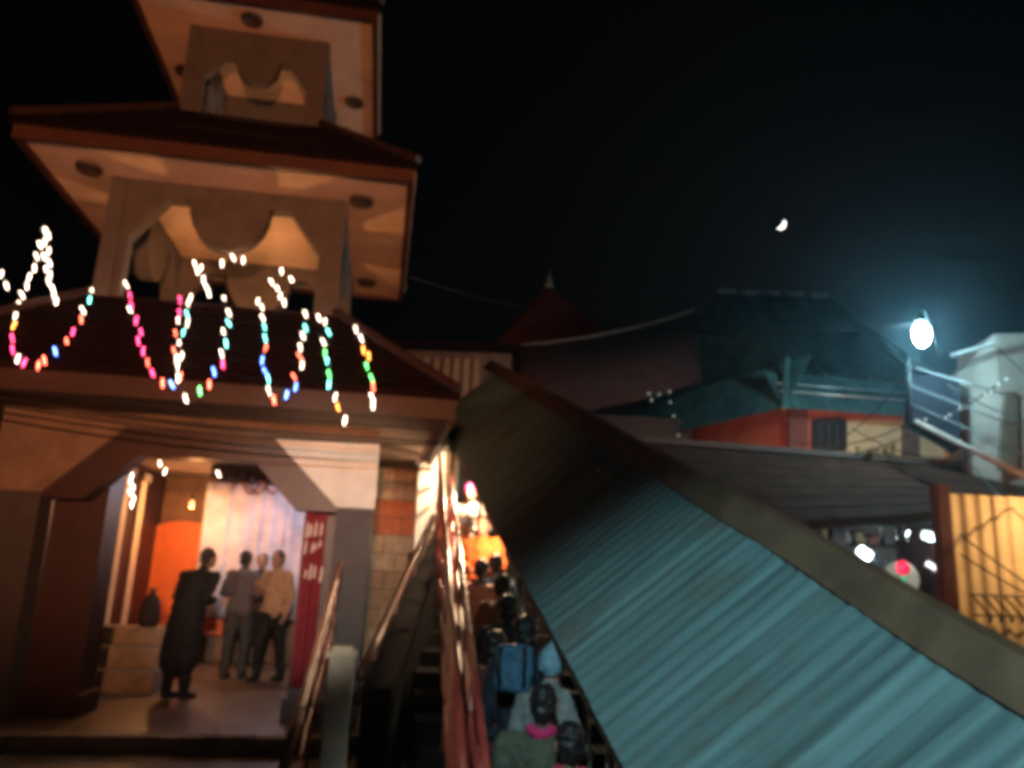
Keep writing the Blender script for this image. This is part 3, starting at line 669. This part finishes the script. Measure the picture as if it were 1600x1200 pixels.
# ------------------------------------------------------------------ moon: globe far outside the air, its sunlit half painted by emission
mo = bpy.data.objects.new('moon', None); COL.objects.link(mo); MD = 3000; MR = MD*7.6/FPX
mo.location = CAM + MOON_DIR*MD
tag(mo, 'half moon hanging in the black sky', 'moon')
bm = bmesh.new(); bmesh.ops.create_uvsphere(bm, u_segments=48, v_segments=24, radius=MR)
lit = (Rv*.75 - Uv*.45 + Fv*.22).normalized()
geo = bm.faces[:] + bm.edges[:] + bm.verts[:]; bmesh.ops.bisect_plane(bm, geom=geo, plane_co=(0,0,0), plane_no=lit)
me = bpy.data.meshes.new('globe'); bm.to_mesh(me)
for nm, keep in (('lit_half', 1), ('dark_half', -1)):
    b2 = bm.copy(); bmesh.ops.delete(b2, geom=[f for f in b2.faces if f.calc_center_median().dot(lit)*keep < 0], context='FACES')
    m2 = bpy.data.meshes.new(nm); b2.to_mesh(m2); b2.free()
    m2.materials.append(mat('moon glow face', (.4,.4,.4), .9, 0, emit=4, ecol=(1,.97,.92)) if keep > 0 else mat('moon night side', (.002,.002,.002), 1, 0))
    o = bpy.data.objects.new(nm, m2); COL.objects.link(o); o.parent = mo
bm.free()

# ================================================================== STRINGS OF FAIRY LIGHTS
ROOF_P = W(TC[0], TC[1]-2.72, 3.33); sl = math.atan2(4.48-3.33, 2.72-1.34)
ROOF_N = (-vx*math.sin(sl) + Z*math.cos(sl))
LED = {'w': (1,.74,.55), 'p': (1,.05,.16), 'r': (1,.13,.07), 't': (.16,.75,.62), 'b': (.12,.26,1), 'g': (.12,.75,.16), 'o': (1,.30,.05)}
def led_mat(c):
    m = mat('led ' + c, LED[c], .4, 0, emit=15 if c == 'w' else 17, ecol=LED[c]); m.cycles.emission_sampling = 'NONE'; return m
BULB = {}
def bulb_mesh(c):
    if c not in BULB:
        b = MB(); b.lathe((0,0,0), [(.004,.038),(.006,.030),(.0075,.005),(.007,-.025),(.004,-.046),(.001,-.052)], 8); BULB[c] = b.mesh('bulb', led_mat(c), None, True)
    return BULB[c]
def string(label, pts, cols, plane=None, V=None, wire=True):
    P = []
    for x, y in pts:
        P.append(on_plane(x, y, ROOF_P + ROOF_N*.07, ROOF_N) if plane or (V == 8.6 and y > 446) else atV(x, y, V if V != 8.6 else 9.1))
    t = thing('string_light', label, 'string light', P[0], 0, 'strings of fairy lights on the gate tower')
    b = MB(); sm = []
    for i in range(len(P)-1):
        for k in range(3):
            q_ = P[i].lerp(P[i+1], k/3); sm.append(q_ + Vector((0,0,.012 if k == 0 else -.012)))
    sm.append(P[-1]); b.tube(sm, .0035, 5); b.build('wire', mat('dark wire', (.01,.02,.012), .6, 0), t)
    for i, p in enumerate(P):
        o = bpy.data.objects.new('bulb', bulb_mesh(cols[i % len(cols)])); COL.objects.link(o); o.parent = t; o.location = p - P[0]
        o.rotation_euler = (random.uniform(-.4,.4), random.uniform(-.55,.1), 0)
string('swag of fairy lights from the bright peak down to pink bulbs at far left', [(72,362),(62,382),(57,400),(54,418),(46,432),(42,446),(34,460),(30,476),(24,494),(22,508),(19,528),(20,546),(28,560),(38,566),(60,570),(69,562),(86,548),(104,532),(114,518),(127,498),(129,484),(140,468),(143,452)], 'wwwwwwwwwoppwprrbrprwtw', V=8.6)
string('dense white run of bulbs dropping from the peak at far left', [(70,360),(76,368),(70,378),(76,392),(68,400),(77,410),(72,420),(78,430),(76,440),(82,450),(84,460),(88,470)], 'w', V=8.65)
string('two white bulbs cut by the left edge of the picture', [(2,428),(10,446)], 'w', V=8.6)
string('pink and red swag on the roof left of centre', [(197,444),(203,462),(205,476),(203,484),(213,500),(220,518),(216,532),(224,548),(231,566),(238,582),(254,598),(268,600),(278,590),(276,560),(272,548),(274,520),(278,500),(280,488),(281,468)], 'wppwpppprprbwwrrwpppt', plane=1)
string('deep swag of mixed bulbs beside the pink swag', [(298,464),(294,474),(292,490),(293,504),(286,520),(280,536),(284,556),(278,572),(282,588),(290,622),(312,610),(327,600),(334,580),(348,568),(346,552),(353,536),(349,518),(357,504),(357,488),(350,466)], 'wwtwtwwwrwgrbpwtwtww', plane=1)
string('loose white bulbs climbing in front of the left arch', [(304,412),(308,424),(314,418),(318,436),(322,448),(326,458)], 'w', V=9.08)
string('three white bulbs under the round lobe of the arch', [(347,411),(364,402),(380,406)], 'w', V=9.08)
string('white bulbs in front of the right side of the arch', [(424,440),(433,450),(438,462),(444,472),(440,424),(455,436)], 'w', V=9.08)
string('green and blue swag right of centre on the roof', [(403,470),(409,480),(410,496),(413,510),(414,528),(415,544),(410,562),(414,580),(419,592),(420,610),(428,624),(448,616),(462,604),(459,588),(472,570),(468,556),(469,542),(473,524),(477,512),(477,490)], 'wwwttrbbtwrbbrwrwwtw', plane=1)
string('straight hanging run of green and white bulbs on the right of the roof', [(498,496),(508,502),(513,518),(505,534),(508,552),(511,564),(514,584),(514,600),(524,620),(528,636),(539,656)], 'wwtwgtgtwow', plane=1)
string('short rightmost run of orange and green bulbs near the roof hip', [(556,514),(564,528),(568,546),(576,556),(573,572),(580,590),(583,604),(581,620),(583,632)], 'wwooggrw', plane=1)
string('white bulbs bunched by the cream column inside the gate', [(203,734),(206,744),(204,754),(208,762),(203,770),(209,778),(206,788)], 'w', V=10.6)
string('sparse row of white bulbs along the top inside the gate', [(250,724),(258,736),(341,740),(440,736)], 'w', V=10.4)
# white sparkle strings on the right
def string2(label, pts, Y):
    P = [atY(x, y, Y) for x, y in pts]; t = thing('string_light', label, 'string light', P[0], 0, 'faint white light strings')
    b = MB(); b.tube(P, .005, 5); b.build('wire', MATS['dark wire'], t)
    if 'tiny glint' not in MATS: mat('tiny glint', (.8,.8,.75), .4, 0, emit=.7, ecol=(.8,.95,.9)); MATS['tiny glint'].cycles.emission_sampling = 'NONE'
    me = None
    for p in P:
        if me is None: bb = MB(); bb.lathe((0,0,0), [(.005,.014),(.012,.008),(.013,-.006),(.005,-.02)], 8); me = bb.mesh('bulb', MATS['tiny glint'], None, True)
        o = bpy.data.objects.new('bulb', me); COL.objects.link(o); o.parent = t; o.location = p - P[0]
string2('faint white bulbs hanging down the teal skirt roof', [(1014,615),(1018,625),(1030,616),(1046,612),(1047,628),(1053,650),(1060,680)], 15.6)
string2('dim white glints hung on the outer left pier', [(42,756),(50,776),(40,790),(44,802)], 8.85)
string2('faint white bulb string slanting across the right balcony rails', [(1446,655),(1478,652),(1484,648),(1500,638),(1540,616),(1548,612),(1560,600),(1572,592)], 11.6)

# ================================================================== CABLES
def cable(label, a, Ya, c, Yc, sag, r=.011, n=14):
    A, B = atY(*a, Ya), atY(*c, Yc); b = MB()
    b.tube([A.lerp(B, i/n) - Z*sag*4*(i/n)*(1-i/n) for i in range(n+1)], r, 6)
    tag(b.build('cable', mat('black cable', (.012,.011,.011), .6, 0), smooth=True), label, 'cable', 'overhead cables')
cable('upper black cable crossing the eave above the gate', (-60,600), 7.2, (700,672), 7.5, .04)
cable('middle black cable crossing below the eave fascia', (-60,612), 7.15, (690,690), 7.5, .07)
cable('lowest sagging black cable in front of the gate lintel', (-60,622), 7.1, (685,694), 7.5, .10)
cable('thin pale cable from the tower eave to the dark shrine', (640,432), 11, (900,490), 24, .15, .012)
cable('cable looping beside the beige wall', (1240,690), 16, (1440,650), 13, .25)
cable('cable crossing the pale house below the pipes', (1480,600), 12.3, (1660,680), 11, .08, .014)
cable('lower cable crossing the pale house front', (1520,680), 12.2, (1660,730), 11, .05)
cable('thin cable slanting across the yellow wall, upper', (1500,835), 9.7, (1640,935), 9.2, .02)
cable('thin cable slanting across the yellow wall, lower', (1500,865), 9.7, (1640,945), 9.2, .03)

cable('long cable from the globe lamp down toward the beige wall', (1436,560), 12.3, (1290,700), 15.5, .18)
cable('drooping cable between the beige wall and the sloping pipe', (1330,668), 15, (1520,712), 12.2, .22)
cable('cable rising from the beige wall to the pale house', (1300,716), 14.4, (1560,600), 12.4, .20)
cable('faint cable running from the shrine roof to the globe lamp', (900,488), 22, (1436,505), 12.3, .35, .012)
cable('cable dropping across the brown roof to the yellow wall', (1500,705), 12, (1620,830), 9.6, .05)
cable('slack cable hung below the shop roof edge', (1290,805), 11.6, (1500,815), 10.6, .10)
cable('cable from the top right corner of the pale house', (1560,545), 12.4, (1680,640), 11, .05)

# ================================================================== PEOPLE
def capsule(bm, p, q, r0, r1):
    p, q = Vector(p), Vector(q); d = q-p; L = d.length
    for c, r in ((p, r0), (q, r1)): bmesh.ops.create_icosphere(bm, subdivisions=2, radius=r, matrix=Matrix.Translation(c))
    if L > 1e-4: bmesh.ops.create_cone(bm, cap_ends=True, segments=14, radius1=r0, radius2=r1, depth=L, matrix=Matrix.Translation((p+q)/2) @ d.to_track_quat('Z','Y').to_matrix().to_4x4())
def ell(bm, c, r, rot=None):
    M = Matrix.Translation(c); M = M @ rot if rot else M
    bmesh.ops.create_icosphere(bm, subdivisions=3, radius=1, matrix=M @ Matrix.Diagonal((*r, 1)))
def fuse(bm, name, m, parent, voxel, smooth=4, amp=0, fr=9):
    me = bpy.data.meshes.new(name); bm.to_mesh(me); bm.free()
    o = bpy.data.objects.new(name, me); COL.objects.link(o)
    rm = o.modifiers.new('r', 'REMESH'); rm.mode = 'VOXEL'; rm.voxel_size = voxel; rm.use_smooth_shade = True
    s = o.modifiers.new('s', 'SMOOTH'); s.iterations = smooth; s.factor = .5
    dg = bpy.context.evaluated_depsgraph_get(); ev = bpy.data.meshes.new_from_object(o.evaluated_get(dg))
    o.modifiers.clear(); o.data = ev; ev.materials.clear(); ev.materials.append(m); o.name = name
    o.parent = parent
    if amp:
        sd = Vector((random.random()*50, random.random()*50, 0)); nn_ = [v.normal.copy() for v in ev.vertices]
        for v, q_ in zip(ev.vertices, nn_):
            c = v.co; w_ = noise.noise(Vector((c.x*fr, c.y*fr, c.z*fr*1.6 + c.x*4)) + sd) + .5*noise.noise(c*fr*2.7 + sd)
            v.co = c + q_*(amp*w_)
    return o
def person(label, loc, face, h=1.7, top=(.1,.1,.1), legs=(.03,.03,.035), hair=(.012,.01,.01), coat=False, hat=None, lean=0., arms='down', scarf=None, skin=(.30,.17,.11), stride=.06, shoulders=1., group=None):
    t = thing('person', label, 'person', loc, face, group); s = h/1.72
    def P(x, y, z):
        y2 = y - lean*max(0, z-.9)                 # lean forward from the hip (the figure faces -y)
        return Vector((x*s, y2*s, z*s))
    hipL, hipR = P(-.09,0,.90), P(.09,0,.90); kn = (P(-.10,-stride-.02,.49), P(.10,stride-.02,.49)); an = (P(-.10,-stride,.09), P(.10,stride*1.6,.09))
    sh = (P(-.175*shoulders,0,1.40), P(.175*shoulders,0,1.40)); neck, head = P(0,-.01,1.47), P(0,-.035,1.605)
    if arms == 'down': el = (P(-.24,.03,1.13), P(.24,.03,1.13)); wr = (P(-.25,-.06,.89), P(.25,-.06,.89))
    elif arms == 'front': el = (P(-.25,.02,1.14), P(.25,.02,1.14)); wr = (P(-.10,-.24,1.12), P(.11,-.24,1.10))
    else: el = (P(-.28,.0,1.16), P(.24,.03,1.13)); wr = (P(-.15,-.22,1.26), P(.25,-.08,.90))
    bm = bmesh.new(); k = s
    for i in (0, 1):
        hp = (hipL, hipR)[i]
        capsule(bm, hp, kn[i], .083*k, .056*k); capsule(bm, kn[i], an[i], .054*k, .036*k)
        capsule(bm, an[i]-Vector((0,0,.045*k)), an[i]+Vector((0,-.15*k,-.06*k)), .036*k, .026*k)
        capsule(bm, sh[i], el[i], .052*k, .040*k); capsule(bm, el[i], wr[i], .039*k, .026*k)
        d = (wr[i]-el[i]).normalized(); side = d.cross(Vector((1,0,0))); side = side.normalized() if side.length > .05 else Vector((0,1,0))
        palm = wr[i] + d*.075*k; capsule(bm, wr[i], palm, .024*k, .028*k); capsule(bm, palm - side*.018*k, palm + side*.018*k, .02*k, .02*k)
        inw = Vector((1 if i == 0 else -1, 0, 0))
        for f_, ln in ((-.030,.060),(-.010,.072),(.010,.068),(.030,.052)):
            a0 = palm + side*f_*k + d*.012*k; a1 = a0 + d*ln*.55*k + inw*.006*k; a2 = a1 + (d*.7+inw*.6).normalized()*ln*.5*k
            capsule(bm, a0, a1, .0095*k, .009*k); capsule(bm, a1, a2, .009*k, .008*k)
        th = palm - d*.035*k - side*.025*k; a1 = th - side*.022*k + d*.03*k + inw*.012*k; capsule(bm, th, a1, .012*k, .010*k); capsule(bm, a1, a1 + d*.03*k + inw*.008*k, .010*k, .009*k)
    capsule(bm, hipL, hipR, .095*k, .095*k); capsule(bm, P(0,0,.95), P(0,0,1.12), .115*k, .11*k); capsule(bm, P(0,0,1.12), P(0,.0,1.32), .12*k, .125*k)
    capsule(bm, P(-.10,0,1.32), P(.10,0,1.32), .095*k, .095*k); capsule(bm, sh[0], sh[1], .055*k, .055*k); capsule(bm, neck, head, .05*k, .05*k)
    ell(bm, head+Vector((0,0,.02*k)), (.076*k,.095*k,.112*k)); ell(bm, head+Vector((0,-.03*k,-.055*k)), (.052*k,.058*k,.055*k))
    capsule(bm, head+Vector((0,-.09*k,.02*k)), head+Vector((0,-.108*k,-.012*k)), .010*k, .016*k)       # nose
    capsule(bm, head+Vector((-.022*k,-.086*k,-.05*k)), head+Vector((.022*k,-.086*k,-.05*k)), .010*k, .010*k)  # lips
    for sx_ in (-1, 1): ell(bm, head+Vector((sx_*.076*k,.005*k,.005*k)), (.012*k,.022*k,.034*k))
    fuse(bm, 'body', mat('skin %.2f' % skin[0], skin, .55, .08, 8, bump=0), t, .0095*s, 3)
    b = MB()
    for sx_ in (-1, 1): b.lathe(head+Vector((sx_*.03*k,-.082*k,.022*k)), [(.002*k,.010*k),(.011*k,.004*k),(.011*k,-.004*k),(.002*k,-.010*k)], 8)
    b.build('eyes', mat('eye', (.02,.015,.012), .2, 0), t, world=False)
    cm = mat('cloth %.2f %.2f %.2f' % top, top, .85, .2, 14, bump=.3); lm = mat('cloth %.2f %.2f %.2f' % legs, legs, .85, .2, 14, bump=.3)
    bm = bmesh.new()
    for i in (0, 1): capsule(bm, (hipL,hipR)[i], kn[i], .10*k, .078*k); capsule(bm, kn[i], an[i]+Vector((0,0,.01)), .076*k, .062*k)
    capsule(bm, hipL, hipR, .108*k, .108*k); capsule(bm, P(0,0,.92), P(0,0,1.0), .125*k, .125*k); fuse(bm, 'trousers', lm, t, .014*s, 3, .014, 11)
    bm = bmesh.new()
    for i in (0, 1): capsule(bm, sh[i], el[i], .074*k, .060*k); capsule(bm, el[i], wr[i]-(wr[i]-el[i]).normalized()*.01, .059*k, .044*k)
    capsule(bm, P(-.07,0,.93), P(.07,0,.93), .125*k, .125*k); capsule(bm, P(-.04,0,.98), P(-.04,0,1.15), .135*k, .125*k); capsule(bm, P(.04,0,.98), P(.04,0,1.15), .135*k, .125*k)
    capsule(bm, P(-.10,0,1.30), P(.10,0,1.30), .118*k, .118*k); capsule(bm, P(-.05,0,1.12), P(-.10,0,1.30), .125*k, .115*k); capsule(bm, P(.05,0,1.12), P(.10,0,1.30), .125*k, .115*k)
    capsule(bm, sh[0], sh[1], .072*k, .072*k); capsule(bm, neck-Vector((0,0,.05*k)), neck+Vector((0,0,.01)), .075*k, .064*k)
    capsule(bm, P(0,0,.95), P(0,.0,1.20), .143*k, .145*k); capsule(bm, P(0,0,1.20), P(0,.005,1.345), .145*k, .143*k)
    if coat:
        for sx_ in (-1, 1): capsule(bm, P(sx_*.08,0,1.0), P(sx_*.10,.01,.42), .15*k, .155*k)
        capsule(bm, P(0,.02,.95), P(0,.03,.40), .16*k, .18*k); capsule(bm, P(0,.03,1.3), P(0,.03,1.0), .15*k, .16*k)
    fuse(bm, 'coat' if coat else 'jacket', cm, t, .014*s, 3, .020, 9)
    for i in (0, 1):
        bm = bmesh.new(); capsule(bm, an[i]+Vector((0,.02*k,-.045*k)), an[i]+Vector((0,-.16*k,-.055*k)), .047*k, .036*k); fuse(bm, 'shoe', mat('shoe leather', (.02,.018,.017), .5, .2), t, .012*s)
    
    bm = bmesh.new()
    if hat:
        ell(bm, head+Vector((0,.005*k,.055*k)), (.093*k,.108*k,.092*k)); capsule(bm, head+Vector((0,0,.14*k)), head+Vector((0,0,.155*k)), .025*k, .02*k); ell(bm, head+Vector((0,.03*k,.01*k)), (.09*k,.09*k,.075*k))
        fuse(bm, 'hat', mat('knit %.2f %.2f %.2f' % hat, hat, .9, .2, 30, bump=.5), t, .011*s, 2, .010, 20)
    else:
        ell(bm, head+Vector((0,.022*k,.05*k)), (.086*k,.095*k,.092*k)); ell(bm, head+Vector((0,.05*k,.0)), (.075*k,.06*k,.085*k))
        fuse(bm, 'hair', mat('hair %.3f' % hair[0], hair, .5, .3, 40), t, .010*s, 2, .014, 26)
    if scarf:
        bm = bmesh.new(); c0 = neck+Vector((0,0,.01*k))
        for i in range(12):
            a, a2 = i*6.283/12, (i+1)*6.283/12
            capsule(bm, c0+Vector((.075*math.cos(a)*k,.075*math.sin(a)*k,.012*math.sin(3*a))), c0+Vector((.075*math.cos(a2)*k,.075*math.sin(a2)*k,.012*math.sin(3*a2))), .034*k, .034*k)
        capsule(bm, c0+Vector((.04*k,-.09*k,0)), P(.06,-.17,1.2), .035*k, .04*k)
        fuse(bm, 'scarf', mat('scarf %.2f %.2f %.2f' % scarf, scarf, .9, .25, 20, bump=.4), t, .013*s)
    return t
def foot(x, y, z=0.004): p = atZ(x, y, z); return p
# in the gate
person('person in a long dark coat standing stooped in the gate', foot(272,1092), R_(150), 1.76, (.004,.0035,.004), (.005,.005,.005), coat=True, lean=.30, arms='front', shoulders=1.5, stride=.03)
person('person in a grey top standing in front of the white curtain', foot(362,1060), R_(175), 1.78, (.09,.08,.085), (.04,.038,.04), arms='front', stride=.04)
person('person in a pale tan shirt and black trousers in the gate', foot(416,1064), R_(-20), 1.80, (.36,.23,.14), (.012,.012,.014), arms='bent', stride=.10)
person('person mostly hidden between the grey top and the tan shirt', foot(392,1046), R_(10), 1.76, (.05,.03,.03), (.02,.02,.02), arms='down')
# on the stair under the roof edge
def lane(x, ytop, Y, h):
    p = atY(x, ytop, Y); return Vector((p.x, p.y, p.z - h*1.0))
G = 'people on the stair beside the stall roof'
person('person in a pink knit hat and white jacket high on the stair', lane(738,757,11.0,1.72), R_(-15), 1.70, (.75,.68,.62), (.25,.22,.2), hat=(.62,.02,.12), group=G, arms='front')
person('person in white clothes left of the pink hat on the stair', lane(704,772,11.35,1.68), R_(-8), 1.62, (.7,.62,.54), (.2,.15,.12), group=G)
person('person in an orange jacket facing out on the stair', lane(757,805,9.5,1.70), R_(-20), 1.68, (.62,.12,.02), (.08,.10,.16), group=G, arms='front', skin=(.33,.14,.09))
person('person with a grey knit hat behind the orange jacket', lane(729,806,9.9,1.66), R_(20), 1.64, (.52,.16,.03), (.3,.25,.22), hat=(.22,.23,.25), group=G)
person('person in a pale pink shawl below the orange jacket', lane(752,868,8.4,1.60), R_(160), 1.55, (.55,.36,.33), (.10,.08,.08), group=G, scarf=(.16,.2,.28))
person('black haired person in a dark navy jacket carrying a light blue backpack', lane(822,968,5.9,1.74), R_(170), 1.74, (.010,.016,.028), (.03,.03,.04), group=G, shoulders=1.05, skin=(.3,.16,.1))
person('person in a black top on the stair above the light blue backpack', lane(795,930,6.9,1.70), R_(175), 1.68, (.012,.012,.014), (.02,.02,.02), group=G)
person('black haired person with a crimson scarf and olive jacket low on the stair', lane(850,1064,4.95,1.72), R_(165), 1.68, (.06,.065,.045), (.03,.03,.03), scarf=(.42,.02,.10), group=G, shoulders=1.2)
person('person with a red scarf and dark teal jacket at the bottom of the picture', lane(893,1128,4.6,1.72), R_(185), 1.70, (.03,.07,.075), (.03,.03,.03), scarf=(.5,.02,.06), group=G, shoulders=1.15)

person('person in a tan jacket just above the black top', lane(785,893,7.7,1.66), R_(150), 1.62, (.30,.19,.12), (.03,.03,.03), group=G, arms='front')
person('person in a slate blue shirt right under the orange jacket', lane(776,862,8.7,1.64), R_(200), 1.60, (.10,.14,.20), (.05,.05,.06), group=G)
person('person in a dark maroon top pressed against the outer railing', lane(773,985,6.1,1.62), R_(140), 1.60, (.09,.02,.022), (.03,.02,.02), group=G, arms='front')
person('person with a pale blue hat squeezed under the roof edge', lane(862,1010,5.5,1.66), R_(160), 1.64, (.16,.17,.17), (.03,.03,.03), hat=(.16,.28,.36), group=G)
def bag(p, w, d, h, col, label, rz=0):
    t = thing('backpack', label, 'backpack', p, rz); bm = bmesh.new(); bmesh.ops.create_cube(bm, size=1, matrix=Matrix.Diagonal((w, d, h, 1)))
    bmesh.ops.bevel(bm, geom=bm.edges[:], offset=.055, segments=4, profile=.6, affect='EDGES')
    fuse(bm, 'bag_body', mat('bag %.2f' % col[2], col, .75, .25, 12, bump=.4), t, .012, 3, .012, 9)
    b = MB(); b.box((-w*.36,d*.5-.01,-h*.42),(w*.36,d*.5+.045,-h*.02)); b.build('pocket', mat('bag pocket', tuple(k*.6 for k in col), .8, .2), t, world=False)
    for sx_ in (-1, 1): b = MB(); b.tube([(sx_*w*.32,-d*.45,h*.40), (sx_*w*.32,-d*.75,h*.46), (sx_*w*.34,-d*.95,h*.1), (sx_*w*.32,-d*.45,-h*.35)], .016, 6); b.build('strap', M_black, t, world=False, smooth=True)
bag(atY(803,1044,5.56), .25, .13, .30, (.035,.10,.17), 'light blue backpack on the back of the navy jacket', R_(170+180))

# ================================================================== STREET LAMPS OUTSIDE THE FRAME THAT LIGHT THE SCENE
def street_lamp(label, foot_, head_, aim, watt, col, cone, blend, kind='SPOT', r=.1):
    f, hd = Vector(foot_), Vector(head_); t = thing('street_lamp', label, 'street lamp', f)
    b = MB(); b.tube([f, f.lerp(Vector((f.x,f.y,hd.z+.35)), .5), Vector((f.x,f.y,hd.z+.30))], [.07,.055,.045], 12); b.build('pole', mat('galvanised pole', (.3,.3,.3), .45, .2, metal=.6), t, smooth=True)
    b = MB(); b.tube([Vector((f.x,f.y,hd.z+.28)), Vector((f.x,f.y,hd.z+.3)).lerp(hd+Z*.14, .6)+Z*.08, hd+Z*.16], .028, 10); b.build('arm', MATS['galvanised pole'], t, smooth=True)
    b = MB(); b.lathe(hd, [(.06,.17),(.14,.12),(.19,.05),(.19,.02)], 16); b.build('hood', M_black, t, smooth=True)
    b = MB(); b.lathe(hd, [(.15,.02),(.15,-.01),(.1,-.035)], 16); b.build('lens', mat('lamp lens ' + label[:6], col, .4, 0, emit=4, ecol=col), t, smooth=True)
    light('lamp_light', kind, hd - Z*.1, watt, col, t, r, aim, cone, blend)
street_lamp('sodium street lamp behind the viewer', W(-.9,-3.0,-.15), W(-.3,-2.0,2.7), W(-2.6,9.5,5.2), 5400, (1,.36,.15), 54, .75)
src = W(-.9,-2.4,5.2); aim = on_plane(1420,1270,EAVE0,UPN); e1, e2 = on_plane(838,945,EAVE0,UPN), on_plane(1185,855,EAVE0,UPN)
ang = sum((aim-src).angle(e-src) for e in (e1, e2))
street_lamp('cold white street lamp behind the viewer by the stall roof', W(-1.4,-3.4,-.15), src, aim, 2600, (.62,.95,1), math.degrees(ang)*1.44, .66, r=.14)
street_lamp('small white lamp on a pole right behind the viewer', W(.2,-2.6,-.15), W(.1,-1.9,3.3), W(-.7,8.6,1.75), 2600, (.95,.93,.82), 19, .8)  # added spot to brighten the white spandrel and the cream post

# ================================================================== NIGHT AIR
b = MB(); b.box((-415,-415,-4),(415,415,13))
hz = b.build('haze', bpy.data.materials.new('night air')); m = hz.data.materials[0]; m.use_nodes = True
n = m.node_tree.nodes; n.remove(n['Principled BSDF']); pv = n.new('ShaderNodeVolumePrincipled')
pv.inputs['Color'].default_value = (.55,.8,1,1); pv.inputs['Density'].default_value = .0015; pv.inputs['Anisotropy'].default_value = .85
m.node_tree.links.new(pv.outputs[0], n['Material Output'].inputs['Volume'])
tag(hz, kind='stuff')
